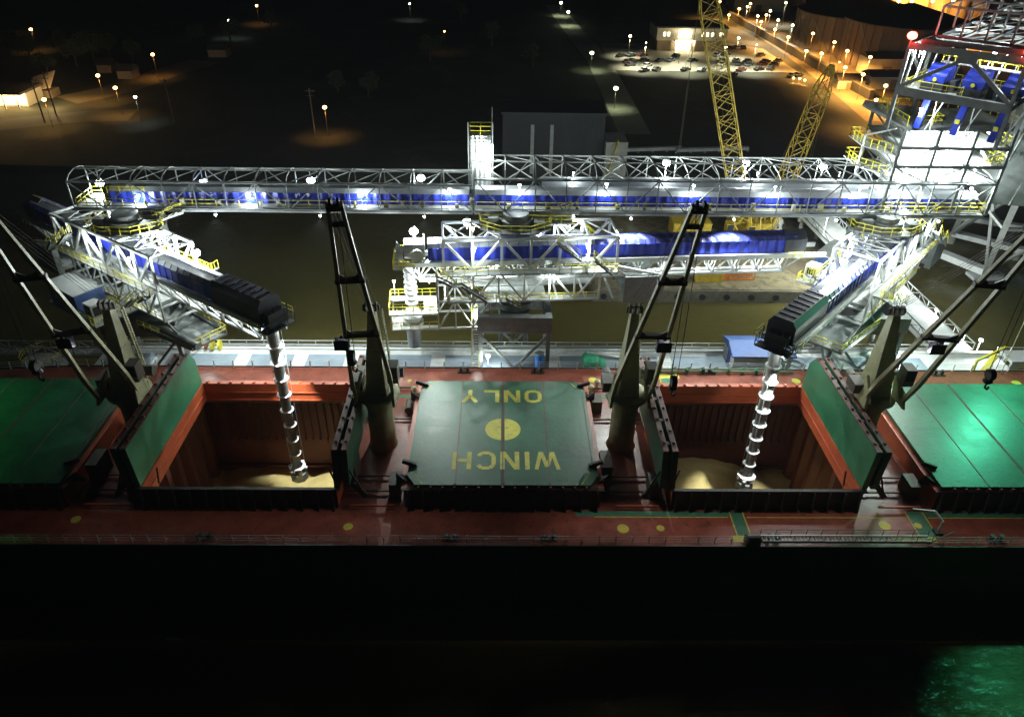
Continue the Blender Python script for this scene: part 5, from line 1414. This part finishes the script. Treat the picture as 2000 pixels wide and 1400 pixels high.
carpos = []
for py, xs_ in ((110, (1213, 1233, 1254, 1320, 1398, 1416, 1485)), (122, (1224, 1236, 1257, 1290, 1311, 1351, 1412, 1436, 1460, 1493, 1518)),
                (129, (1232, 1262, 1412, 1445, 1462, 1490, 1512)), (138, (1258, 1281, 1338, 1372, 1446, 1480, 1505)), (97, (1228, 1248, 1425, 1440, 1452)), (150, (1430, 1545, 1560))):
    for x in xs_: carpos.append((x + rnd(-2, 2), py + rnd(-1.5, 1.5)))
cols = [((.03, .03, .035), 'dark'), ((.5, .5, .5), 'pale'), ((.15, .03, .03), 'dark red'), ((.10, .12, .15), 'grey')]
cmats = [(mat('car_paint_' + n.replace(' ', '_'), c, .35), n) for c, n in cols]
protos = {}
rown = {}
for i, (px, py) in enumerate(carpos):
    ma_, cn = cmats[0 if i % 3 == 0 else (i * 7 + i // 4) % 4]
    if cn not in protos:
        mb, nb = car_mesh(); o = mb.build('parked_car', ma_)
        o.data.materials.append(M['rubber']); o.data.materials.append(M['glass'])
        for p_ in o.data.polygons:
            if p_.index >= nb: p_.material_index = 1
            elif 7 <= p_.index < nb: p_.material_index = 2
        protos[cn] = o
    else: o = protos[cn].copy(); COL.objects.link(o)
    p = at(px, py, GZ + .06); o.location = p; o.rotation_euler = (0, 0, rnd(.5, 1.0) if py > 100 else rnd(1.2, 1.7))
    row = 'row nearest the office' if py < 103 else 'back car park row' if py < 115 else 'middle car park rows' if py < 134 else 'front car park row'
    sd = 'left' if px < 1345 else 'right'
    tag(o, '%s car in the %s, %s of the crane boom' % (cn, row, sd), 'car', 'cars in the car park')
# tanks and silos
def tank(cx, cy_, r, h, label, roofh=5, wallm='tank', cat='tank', name='storage_tank'):
    t = thing(name, label, cat, (cx, cy_, GZ))
    MB().lathe((cx, cy_, GZ), [(r, 0), (r, h)], 40).build('wall', wallm, t, True)
    MB().lathe((cx, cy_, GZ + h), [(r + .4, 0), (r + .4, .3), (.5, roofh)], 40).build('roof', 'tankroof', t, True)
    mb = MB(); mb.stair((cx - r * .72, cy_ - r * .72, GZ), (cx - r * .95, cy_ - r * .35, GZ + h), 1.0, 20); mb.build('stair', 'steeldk', t)
    mb = MB()
    for k in range(40): a = k * 2 * math.pi / 40; mb.beam((cx + (r + .3) * math.cos(a), cy_ + (r + .3) * math.sin(a), GZ), (cx + (r + .3) * math.cos(a), cy_ + (r + .3) * math.sin(a), GZ + h), .25)
    mb.build('wall_rib', wallm, t)
    return t


q = at(1637, 118, GZ); tank(q.x + 22, q.y - 2, 22, 15, 'big round dark roofed tank left of the transfer tower', 6)
q = at(1556, 88, GZ); tank(q.x + 26, q.y + 2, 26, 13, 'big round dark roofed tank behind, left of the nearer tank', 7)
for i in range(7):
    q = at(1705, 92, GZ); tank(q.x + i * 10.2, q.y + i * 1.5 + 30, 4.6, 38, ['leftmost', 'second from left', 'third from left', 'middle', 'third from right', 'second from right', 'rightmost'][i] + ' tall orange lit silo at the top right', 2, 'silorib', 'silo', 'grain_silo')
# low buildings of the yard
for i, (px, py, wd, dp_, hh, lb) in enumerate(((1728, 150, 14, 9, 6, 'pale shed roofed low building just left of the transfer tower'),
                                           (1745, 175, 17, 8, 4, 'flat roofed building with lit yard below the pale shed'),
                                           (1660, 175, 9, 6, 3, 'small orange lit yard hut at the crane boom tip'),
                                           (1480, 24, 26, 12, 7, 'long plant building under orange lamps at the top'),
                                           (1530, 12, 18, 10, 12, 'tall pale plant building at the top edge'))):
    q = at(px, py, GZ); t = thing('yard_building', lb, 'building', (q.x, q.y, GZ))
    MB().box(q.x - wd / 2, q.y, GZ, q.x + wd / 2, q.y + dp_, GZ + hh).build('wall', 'stucco', t)
    MB().prof([(q.y - .4, GZ + hh), (q.y + dp_ + .4, GZ + hh), (q.y + dp_ / 2, GZ + hh + 1.6)], q.x - wd / 2 - .4, q.x + wd / 2 + .4).build('roof', 'tankroof', t)
    MB().box(q.x - 1.6, q.y - .08, GZ, q.x + 1.6, q.y - .01, GZ + min(3.4, hh - .8)).build('door', 'brown', t)
# process plant clutter at the top
q = at(1510, 18, GZ)
for i in range(7):
    a = thing('process_column', ['slim', 'short', 'thick', 'tall', 'narrow', 'squat', 'white'][i] + ' process column among the bright plant lamps at the top', 'column', (q.x - 22 + i * 7, q.y + 12 + (i % 3) * 6, GZ))
    hh = (16, 8, 12, 22, 15, 6, 13)[i]; rr = (.8, 1.2, 2.2, 1.3, .7, 2.6, 1.5)[i]
    MB().lathe(tuple(a.location), [(rr, 0), (rr, hh), (rr * .4, hh + rr)], 12).build('shell', 'white', a, True)
    mb = MB(); x, y, z = a.location
    for k in range(3): mb.rail([(x - rr - .8, y - rr - .8, z + hh * (k + 1) / 3.2), (x + rr + .8, y - rr - .8, z + hh * (k + 1) / 3.2), (x + rr + .8, y + rr + .8, z + hh * (k + 1) / 3.2)], 1, 2, .12)
    mb.build('platform_rail', 'steel', a)

# left hand buildings
lb_ = thing('service_station', 'low building with blazing yellow lit front at the left edge', 'building', tuple(at(20, 200, GZ)))
q0 = at(-90, 207, GZ); q1 = at(66, 204, GZ)
MB().box(q0.x, q0.y, GZ, q1.x, q0.y + 9, GZ + 4.0).build('wall', 'stucco', lb_)
MB().box(q0.x, q0.y - 3.2, GZ + 4.0, q1.x + .6, q0.y + 9.5, GZ + 4.7).build('roof', 'tankroof', lb_)
MB().box(q0.x + .5, q0.y - .1, GZ + .5, q1.x - .2, q0.y - .02, GZ + 3.95).build('lit_front', 'litorange', lb_)
for k in range(6): MB().beam((q0.x + 1 + k * (q1.x - q0.x - 2) / 5, q0.y - 3.0, GZ), (q0.x + 1 + k * (q1.x - q0.x - 2) / 5, q0.y - 3.0, GZ + 4), .3).build('canopy_post', 'white', lb_)
for k in range(4): light(lb_, (q0.x + 6 + k * 8, q0.y - 2, GZ + 3.4), 1500, (1, .68, .28), .3)
ba = thing('tilted_roof_barn', 'pale gabled barn roof lit beside the blazing low building', 'building', tuple(at(85, 190, GZ)))
c_ = at(84, 192, GZ); MB().box(c_.x - 3, c_.y, GZ, c_.x + 3, c_.y + 5, GZ + 2.2).build('wall', 'brown', ba)
MB().add([(c_.x - 3.6, c_.y - .6, GZ + 2.2), (c_.x + 3.6, c_.y - .6, GZ + 3.4), (c_.x + 3.0, c_.y + 5.6, GZ + 7.0), (c_.x - 4.2, c_.y + 5.6, GZ + 5.0), (c_.x - 3.6, c_.y - .6, GZ + 2.0), (c_.x + 3.6, c_.y - .6, GZ + 3.2), (c_.x + 3.0, c_.y + 5.6, GZ + 6.7), (c_.x - 4.2, c_.y + 5.6, GZ + 4.7)],
         [(0, 1, 2, 3), (7, 6, 5, 4), (0, 4, 5, 1), (1, 5, 6, 2), (2, 6, 7, 3), (3, 7, 4, 0)]).build('roof', 'silo', ba)
light(ba, (c_.x + 9, c_.y - 4, GZ + 7), 1600, (1, .62, .22), .3)
# a few dim houses in the dark
for i, (px, py, lab) in enumerate(((205, 143, 'small dim house by the lit bend of the left road'), (425, 112, 'dim low house among dark trees near the top'), (245, 155, 'tiny pale hut right of the lit road bend'), (45, 72, 'small house under an orange lamp at the top left'))):
    q = at(px, py, GZ); t = thing('small_house', lab, 'house', (q.x, q.y, GZ)); s = 2.4 + i % 2
    MB().box(q.x - s, q.y, GZ, q.x + s, q.y + 6, GZ + 2.6).build('wall', 'brown', t)
    MB().prof([(q.y - .5, GZ + 2.6), (q.y + 6.5, GZ + 2.6), (q.y + 3, GZ + 4.2)], q.x - s - .4, q.x + s + .4).build('roof', 'tankroof', t)
    MB().box(q.x - .6, q.y - .06, GZ, q.x + .6, q.y - .01, GZ + 2.2).build('door', 'brown', t)
# utility poles
for px, py, py2, lab in ((88, 240, 170, 'tall utility pole in front of the lit gabled barn'), (110, 225, 168, 'utility pole just right of the gabled barn'), (340, 240, 150, 'lone utility pole on the dark field left of centre'), (615, 262, 205, 'leaning utility pole next to the orange lamp on the field')):
    b = at(px, py, GZ); t = thing('utility_pole', lab, 'utility pole', tuple(b)); h = 12
    MB().cyl(b, b + Vector((0, 0, h)), .22, .16, 8).build('pole', 'wood', t)
    mb = MB(); mb.beam(b + Vector((-1.3, 0, h - .8)), b + Vector((1.3, 0, h - .8)), .16); mb.beam(b + Vector((-1, 0, h - 2)), b + Vector((1, 0, h - 2)), .14); mb.build('crossarm', 'wood', t)
    mb = MB()
    for s in (-1.2, -.5, .5, 1.2): mb.cyl(b + Vector((s, 0, h - .7)), b + Vector((s, 0, h - .4)), .09, n=6)
    mb.build('insulator', 'glass', t)


# ------------------------------------------------------------------ trees
def tree(p, h, r, lab, seed):
    rg = random.Random(seed); t = thing('tree', lab, 'tree', tuple(p), 'dark trees on the far land')
    mb = MB(); mb.cyl(p, p + Vector((.2, .1, h * .5)), r * .09, r * .05, 8)
    for k in range(5):
        a = k * 1.26 + rg.random(); mb.cyl(p + Vector((.1, 0, h * (.3 + .05 * k))), p + Vector((math.cos(a) * r * .6, math.sin(a) * r * .6, h * (.55 + .06 * k))), r * .04, r * .015, 5)
    mb.build('trunk', 'bark', t)
    c = MB(); cl = []
    for k in range(11):
        a = rg.random() * 6.28; rr = r * .62 * math.sqrt(rg.random()); cl.append((Vector((math.cos(a) * rr, math.sin(a) * rr, h * (.45 + .42 * rg.random()))), r * rg.uniform(.28, .5)))
    for cc, cr__ in cl:
        for k in range(95):
            d = Vector((rg.gauss(0, 1), rg.gauss(0, 1), rg.gauss(0, .8))).normalized() * cr__ * (.55 + .5 * rg.random())
            o = p + cc + d; s = rg.uniform(.2, .42)
            x = Vector((rg.gauss(0, 1), rg.gauss(0, 1), rg.gauss(0, 1))).normalized(); y = x.orthogonal().normalized()
            c.add([o - x * s, o + y * s * .7, o + x * s, o - y * s * .7], [(0, 1, 2, 3)])
    c.build('crown', 'leaf', t); return t


TP = [(150, 130, 9, 'broad tree behind the left road, nearest the orange glow'), (185, 120, 10, 'tall tree right of the broad one on the left road'), (120, 105, 8, 'dark tree behind the gabled barn'), (95, 150, 8, 'tree just behind the barn roof'),
      (215, 110, 8, 'round tree above the lit road bend'), (60, 120, 9, 'tree above the blazing low building'), (20, 110, 9, 'leftmost dark tree above the low building'), (260, 120, 7, 'small tree beyond the road bend'),
      (385, 85, 8, 'left tree of the pair round the dim house'), (450, 80, 8, 'right tree of the pair round the dim house'), 
      (530, 60, 8, 'dim tree under the orange lamp near the top'), (660, 180, 7, 'tree by the lone orange lamp on the field'), (720, 190, 7, 'tree right of the lone orange lamp'),
      (840, 120, 9, 'dark tree in the middle of the far land'), (960, 90, 9, 'dark tree left of the footpath lamps'), (1040, 130, 8, 'dark tree nearest the footpath'), (900, 40, 9, 'distant dark tree at the top middle')]
for i, (px, py, h, lab) in enumerate(TP): tree(at(px, py, GZ), h, h * .55, lab, i + 3)

# ------------------------------------------------------------------ lamps
# gallery roof lamps
ordn = ['first', 'second', 'third', 'fourth', 'fifth', 'sixth', 'seventh']
for i, (px, py) in enumerate(((195, 357), (397, 357), (607, 353), (822, 348))):
    p = atY(px, py, 97.2); floodlight(p, p.z - GT, ordn[i] + ' white floodlight from the left on the roof of the left gallery', 'floodlights on the gallery roofs', 1700, off=.6, r=.55)
for i, (px, py) in enumerate(((1302, 318), (1457, 320), (1608, 325))):
    p = atY(px, py, 101.2); floodlight(p, 1.4, ordn[i] + ' white floodlight from the left on the roof of the right gallery', 'floodlights on the gallery roofs', 1700, off=.6, r=.55)
# lamps inside the galleries, over the walkway
for i, (px, py) in enumerate(((270, 382), (486, 380), (708, 376), (878, 370))):
    p = atY(px, py, 93.1); floodlight(p, .5, ordn[i] + ' walkway lamp from the left inside the left gallery', 'walkway lamps inside the galleries', 420, off=.8, r=.2)
for i, (px, py) in enumerate(((1015, 362), (1185, 360), (1355, 363), (1515, 366), (1680, 368), (1800, 372))):
    p = atY(px, py, 93.1); floodlight(p, .5, ordn[i] + ' walkway lamp from the left inside the right gallery', 'walkway lamps inside the galleries', 420, off=.8, r=.2)
for i, px in enumerate((1120, 1300, 1480, 1640)):
    p = atY(px, 338, 98.0); floodlight(p, .5, ordn[i] + ' lamp from the left over the rear conveyor of the right gallery', 'walkway lamps inside the galleries', 420, off=.25, r=.12)
p = atY(957, 287, 97.0); floodlight(p, 1.3, 'white floodlight on top of the small access tower', 'tower floodlights', 1600, off=.5, r=.4)
# lamps slung under the galleries, washing the dock and the far side of the ship
for k in range(9):
    x = -51 + k * 13.6
    floodlight((x, 91.7, 19.05), .35, '%s small lamp from the left slung under the front edge of the galleries' % (ordn + ['eighth', 'ninth'])[k], 'lamps slung under the galleries', 7500, r=.16, off=.3, spot=125, aim=(x, 84.5, 0))
# loader lamps
def lamp_on(T_, u, v, z, pole, lab, e, aim=None, spot=None, r=.36):
    p = T_ @ Vector((u, v, z)); return floodlight(p, pole, lab, 'floodlights on the ship loaders', e, off=.5, r=r, spot=spot, aim=aim)


SE = 5200
p = atY(316, 458, 88.5); floodlight(p, 1.6, 'left one of two floodlights on the top frame of the left loader', 'floodlights on the ship loaders', SE, r=.58)
p = atY(382, 494, 83.5); floodlight(p, 1.8, 'right one of two floodlights on the top frame of the left loader', 'floodlights on the ship loaders', SE, r=.58)
p = atY(808, 452, 91); floodlight(p, 1.8, 'leftmost floodlight on the middle loader, above the raised spout', 'floodlights on the ship loaders', SE, r=.58)
p = atY(912, 434, 93.9); floodlight(p, .9, 'second floodlight from the left on the middle loader frame', 'floodlights on the ship loaders', SE, r=.58)
p = atY(1114, 424, 93.9); floodlight(p, 1.2, 'right floodlight on the frame of the middle loader', 'floodlights on the ship loaders', SE * .3, r=.58)
p = atY(1675, 467, 121); floodlight(p, 5.0, 'left one of the pair of lamp posts beside the pale access bridge', 'lamps along the dock and bridge', 5200, r=.5)
p = atY(1697, 468, 121); floodlight(p, 5.0, 'right one of the pair of lamp posts beside the pale access bridge', 'lamps along the dock and bridge', 5200, r=.55)
p = atY(1648, 510, 80.5); floodlight(p, 1.8, 'lowest floodlight over the boom of the right loader', 'floodlights on the ship loaders', SE * .5, r=.45)
p = atY(1767, 413, 92.5); floodlight(p, 1.8, 'floodlight on the feed platform of the right loader', 'floodlights on the ship loaders', SE * .5, r=.36)
# work lamps within the frames
for T_, who in ((TL, 'left'), (TC, 'middle'), (TR, 'right')):
    for k, (u, v, z, e) in enumerate(((5.5, -3.3, 16.6, 480), (-3.5, -3.3, 16.6, 480), (-9, 3.3, 16.8, 400), (5.5, 3.3, 16.6, 480), (2.5, 0.2, 12.6, 500), (-5, 3.0, 11.8, 400))):
        lamp_on(T_, u, v, z, .5, '%s work lamp inside the frame of the %s loader' % (['front near', 'rear near', 'rear far', 'front far', 'lower middle', 'lower rear'][k], who), e, r=.15)
# lamps under the booms lighting the lattice
for k, u in enumerate((-20, -26, -33, -39)): lamp_on(TC, u, 0.0, 13.0, .3, ordn[k] + ' lamp under the long right end of the middle boom', 420, r=.12)
for T_, who, us in ((TL, 'left', (12, 18, 24, -14)), (TR, 'right', (12, 18, 24, -14))):
    for k, u in enumerate(us): lamp_on(T_, u, 0.0, 13.0, .3, '%s lamp under the boom of the %s loader' % (ordn[k], who), 300, r=.1)
# cargo lights at the boom tips shining down the spouts into the holds
for T_, d_, who in ((TL, dL, 'left'), (TR, dR, 'right')):
    p = T_ @ Vector((d_ + 1.2, 1.2, 12.9)); aim = T_ @ Vector((d_ - 1, .3, -12))
    floodlight(p, .6, 'cargo light at the boom tip shining down the %s spout' % who, 'cargo lights on the boom tips', 26000, r=.28, off=.3, spot=38, aim=aim)
    p = T_ @ Vector((d_ - 2.6, 0.4, 12.5)); aim = T_ @ Vector((d_ + .3, .0, 3)); 
    floodlight(p, .4, 'spout light under the boom tip of the %s loader' % who, 'cargo lights on the boom tips', 1500, r=.16, off=.3, spot=100, aim=aim)
p = TC @ Vector((11.6, 1.8, 11.6)); floodlight(p, .6, 'blazing lamp beside the raised spout of the middle loader', 'cargo lights on the boom tips', 1300, r=.3, off=.3)
p = TC @ Vector((16.6, -2.2, 9.4)); floodlight(p, 2.4, 'lamp over the white service platform of the middle loader', 'cargo lights on the boom tips', 800, r=.2, off=.3)
# dock lamps
for px, py, Y, pole, lab, e in ((930, 606, 89.8, 1.6, 'lamp above the steep white dock stair', 900), (953, 695, 87.0, 1.4, 'low lamp at the foot of the middle tower', 700), (1620, 411, 128, 5, 'lamp post on the access bridge behind the galleries', 6500),
                          (1830, 605, 104, 3.4, 'lamp beside the access bridge near the dock', 1400), (1916, 664, 94.2, 3.2, 'lamp at the right end of the dock', 1800), (1757, 697, 88, 1.6, 'low lamp on the dock behind the right deck crane', 1200),
                          (383, 636, 86.6, 1.2, 'small lamp on the left loader pan', 500)):
    floodlight(atY(px, py, Y), pole, lab, 'lamps along the dock and bridge', e, r=.3, off=.4)
# transfer tower lamps
for k, (x, z) in enumerate(((TX0 + 2.5, 25.4), (TX0 + 7, 25.4), (TX0 + 11.5, 25.4), (TX0 + 2.5, 27.8), (TX0 + 7, 27.8), (TX0 + 11.5, 27.8), (TX0 + 4.5, 30.2), (TX0 + 9.5, 30.2), (TX0 + 2, 23.1), (TX0 + 12, 22.6))):
    lab = ['left', 'middle', 'right', 'left', 'middle', 'right', 'left', 'right', 'left', 'right'][k] + ' lamp on the ' + ['lowest', 'lowest', 'lowest', 'second', 'second', 'second', 'third', 'third', 'gallery', 'gallery'][k] + ' floor of the transfer tower'
    floodlight((x, TY0 + 1.4, z), .5, lab, 'lamps of the transfer tower', 1500, r=.2, off=.25)
p = atY(1800, 92, 92.5); floodlight(p, 1.2, 'white floodlight at the top left corner of the transfer tower', 'lamps of the transfer tower', 2200, r=.36, off=.4)
p = TE @ Vector((1.4, 1.2, ZF - .8)); floodlight(p, .6, 'lamp at the left post of the upper drive floor', 'lamps of the transfer tower', 750, r=.2, off=.3)
p = TE @ Vector((7.4, 7.6, ZF - .8)); floodlight(p, .6, 'lamp behind the middle blue drive housing', 'lamps of the transfer tower', 750, r=.2, off=.3)
p = TE @ Vector((12.4, 6.0, ZF - .9)); floodlight(p, .6, 'lamp behind the right blue drive housing', 'lamps of the transfer tower', 750, r=.2, off=.3)
p = TE @ Vector((3.0, 1.4, 33.6)); floodlight(p, .8, 'lamp by the left blue chute of the transfer tower', 'lamps of the transfer tower', 900, r=.24, off=.3)
p = atY(1782, 70, 92); floodlight(p, 1.4, 'red warning beacon at the top left of the transfer tower', 'red beacons', 110, (1, .03, .02), 'lampr', .55, off=.45)
p = TE @ Vector((eL - .3, -.2, ZF + 1.0)); floodlight(p, .8, 'red warning beacon at the right end of the top beam', 'red beacons', 60, (1, .03, .02), 'lampr', .3, off=.45)
p = at(1632, 113, 10); 
# footpath lamps and car park lamps
for px, py, lab, e in ((1156, 104, 'second nearest greenish lamp along the footpath', 600), (1203, 173, 'nearest greenish lamp along the footpath', 600), (1096, 6, 'farther greenish lamp at the top, left one', 800), (1110, 24, 'farther greenish lamp at the top, right one', 800)):
    b = at(px, py, GZ + 6); floodlight(b, 6, lab, 'greenish footpath lamps', e, (.85, 1, .6), 'lampg', .65, off=1, name='street_lamp', polemat='wood')
for px, py, lab in ((1231, 71, 'car park lamp left of the office'), (1443, 75, 'car park lamp right of the crane boom'), (1418, 93, 'low lamp at the right end of the office'), (1330, 84, 'lamp over the office entrance')):
    b = at(px, py, GZ + 7.5); floodlight(b, 7.5, lab, 'car park lamps', 3600, (1, .95, .66), 'lampg', .5, off=1, name='street_lamp', polemat='wood')
for k, (px, py) in enumerate(((1262, 84), (1345, 88), (1478, 88))):
    b = at(px, py, GZ + 9); floodlight(b, 9, '%s slim lamp post among the parked cars' % ordn[k], 'car park lamps', 11000, (1, .95, .66), 'lampg', .22, off=1, name='street_lamp', polemat='wood')
OR = [(1406, 4, 3000, 'topmost left'), (1444, 18, 3000, 'upper left'), (1487, 43, 3500, 'third'), (1540, 73, 3500, 'fourth'), (1575, 100, 2500, 'bluish fifth'), (1605, 105, 3500, 'sixth'), (1651, 132, 4500, 'seventh'), (1686, 146, 4500, 'eighth'),
      (1687, 41, 5000, 'roof edge'), (1630, 83, 3500, 'between the tanks'), (1730, 168, 3500, 'near the tower'), (1640, 122, 0, 'tiny'), (1880, 60, 9000, 'behind the tower'), (1424, 30, 2000, 'low left'), (1466, 8, 2500, 'small upper'), (1497, 30, 2000, 'small fourth'), (1514, 58, 2500, 'small fifth'), (1588, 66, 3000, 'tank foot'), (1655, 100, 3500, 'near tank foot'), (1700, 112, 3500, 'second tank foot'), (1712, 196, 3000, 'last low')]
for i, (px, py, e, lab) in enumerate(OR):
    b = at(px, py, GZ + 8)
    floodlight(b, 8, '%s orange yard lamp counted along the road to the tower' % lab, 'orange yard lamps', e * 3.6, ORNG, 'lampo', .58 if e else .25, off=1, spot=155, name='street_lamp', polemat='wood')
for px, py, e, lab in ((60, 58, 1500, 'orange lamp above the small house at top left'), (298, 107, 1500, 'orange lamp beyond the lit road bend'), (191, 148, 3500, 'orange lamp at the lit road bend'), (86, 195, 2500, 'orange lamp beside the gabled barn'),
                       (634, 210, 2600, 'lone orange lamp on the dark field'), (501, 12, 1300, 'orange lamp alone near the top'), (868, 62, 300, 'faint small orange lamp at the top middle'), (225, 172, 2600, 'orange lamp over the bright patch of road')):
    b = at(px, py, GZ + 7.5); floodlight(b, 7.5, lab, 'orange lamps on the left land', e * .4, ORNG, 'lampo', .55 if e > 500 else .3, off=1, name='street_lamp', polemat='wood')
for px, py, lab in ((800, 8, 'tiny white lamp at the top left of centre'), (446, 40, 'tiny white lamp near the top at left'), (264, 190, 'small greenish lamp on the dark field')):
    b = at(px, py, GZ + 7); floodlight(b, 7, lab, 'small white lamps on the left land', 300, (.8, .95, 1), 'lampg', .4, off=1, name='street_lamp', polemat='wood')
for k, (px, py) in enumerate(((1460, 14), (1505, 22), (1535, 6), (1560, 30), (1480, 32), (1520, 40), (1548, 50))):
    b = at(px, py, GZ + 10); floodlight(b, 10, '%s white lamp within the plant at the top' % ordn[k], 'white plant lamps', 5000, (.95, 1, .8), 'lampg', .5, off=1.2, name='street_lamp', polemat='wood')
for k, (px, py) in enumerate(((1550, 153), (1562, 154), (1572, 157))):
    b = at(px, py, GZ + 1.6); floodlight(b, 1.6, '%s of three small orange lights at the right of the car park' % ordn[k], 'three small orange lights', 500, ORNG, 'lampo', .4, off=.6, name='street_lamp', polemat='wood')
# green floodlights on the ship beyond the picture, whose light falls on both end covers and the water
for x, y, z, e, ax_, ay_, az_, sz, lab in ((69, 84, 17, 10000, 58, 72, 2, 125, 'green floodlight on a ship mast beyond the right edge, over the hatch'), (64, 60, 18, 17000, 52.3, 39.5, -10, 36, 'green floodlight on a ship mast beyond the right edge, over the water'),
                                (-69, 72, 13, 1300, -62, 70, 2, 90, 'green floodlight on a ship mast beyond the left edge')):
    floodlight((x, y, z), z, lab, 'green ship floodlights', e, GRN if x > 0 else (.04, 1, .12), mat('lamp_green', (.2, .9, .5), emis=(.1, 1, .5), estr=30), .3, spot=sz, aim=(ax_, ay_, az_), polemat='cranepaint', blend=1.)
# deck floodlights on the lower cross members of the crane booms, with made-up visors added to keep the beam on the deck
for x0, dx, e, lab in ((-41.9, 3.0, 260, 'deck floodlight on the boom of the leftmost crane'), (-13.9, -3.5, 1300, 'deck floodlight on the boom of the crane left of the lettered cover'),
                       (14.3, 6.0, 2600, 'deck floodlight on the boom of the crane right of the lettered cover'), (42.6, -3.0, 1500, 'deck floodlight on the boom of the rightmost crane')):
    s_ = 1 if dx > 0 else -1
    c_ = Vector((x0, YC - 2.3, 8.7)).lerp(Vector((x0, t2.y, t2.z)), .42) + Vector((s_ * 1.1, 0, -.35))
    t = floodlight(c_, .35, lab, 'deck floodlights on the cranes', 0, lens='darkhood', r=.2, polemat='cranepaint')
    lz = c_.z - .5; ly = c_.y
    light(t, (c_.x, ly, lz), e, (1, .93, .88), .06, 120, (c_.x + dx * 1.2, 54.5, 0), blend=.6)
    vis = MB()
    for ye in (53.0, 57.6):
        k = .8 / lz; vy = ly + (ye - ly) * k; sg = -1 if ye < ly - 4 else 1
        vy = ly + (ye - ly) * k
        if ye == 53.0: vis.box(c_.x - .7, vy - .03, lz - .8, c_.x + .7, vy, lz + .3)
        else: vis.box(c_.x - .7, vy, lz - .8, c_.x + .7, vy + .4, lz - .76).box(c_.x - .7, vy + .37, lz - .8, c_.x + .7, vy + .4, lz + .3)
    vis.build('added_visor', 'darkhood', t)
# lamps high on the silo row, washing the silo walls
for k, px in enumerate((1755, 1781, 1822, 1862)):
    q = at(1705, 92, GZ); p = atY(px, 3, q.y + 22)
    floodlight(p, .6, '%s orange wall lamp from the left on the silo row at the top' % ordn[k], 'orange lamps on the silo row', 9000, ORNG, 'lampo', .7, off=1.4, name='silo_lamp', polemat='steeldk')

hz = MB(); hz.box(-1700, -320, -16, 1700, 2750, 78)
o = hz.build('haze', 'white'); o.data.materials.clear()
ha = bpy.data.materials.new('haze_air'); ha.use_nodes = True; nt = ha.node_tree; nt.nodes.clear()
out = nt.nodes.new('ShaderNodeOutputMaterial'); pv = nt.nodes.new('ShaderNodeVolumePrincipled')
pv.inputs['Color'].default_value = (.8, .86, .95, 1); pv.inputs['Density'].default_value = .0001; pv.inputs['Anisotropy'].default_value = .3
nt.links.new(pv.outputs[0], out.inputs['Volume']); o.data.materials.append(ha); o['kind'] = 'stuff'
cy.volume_bounces = 0
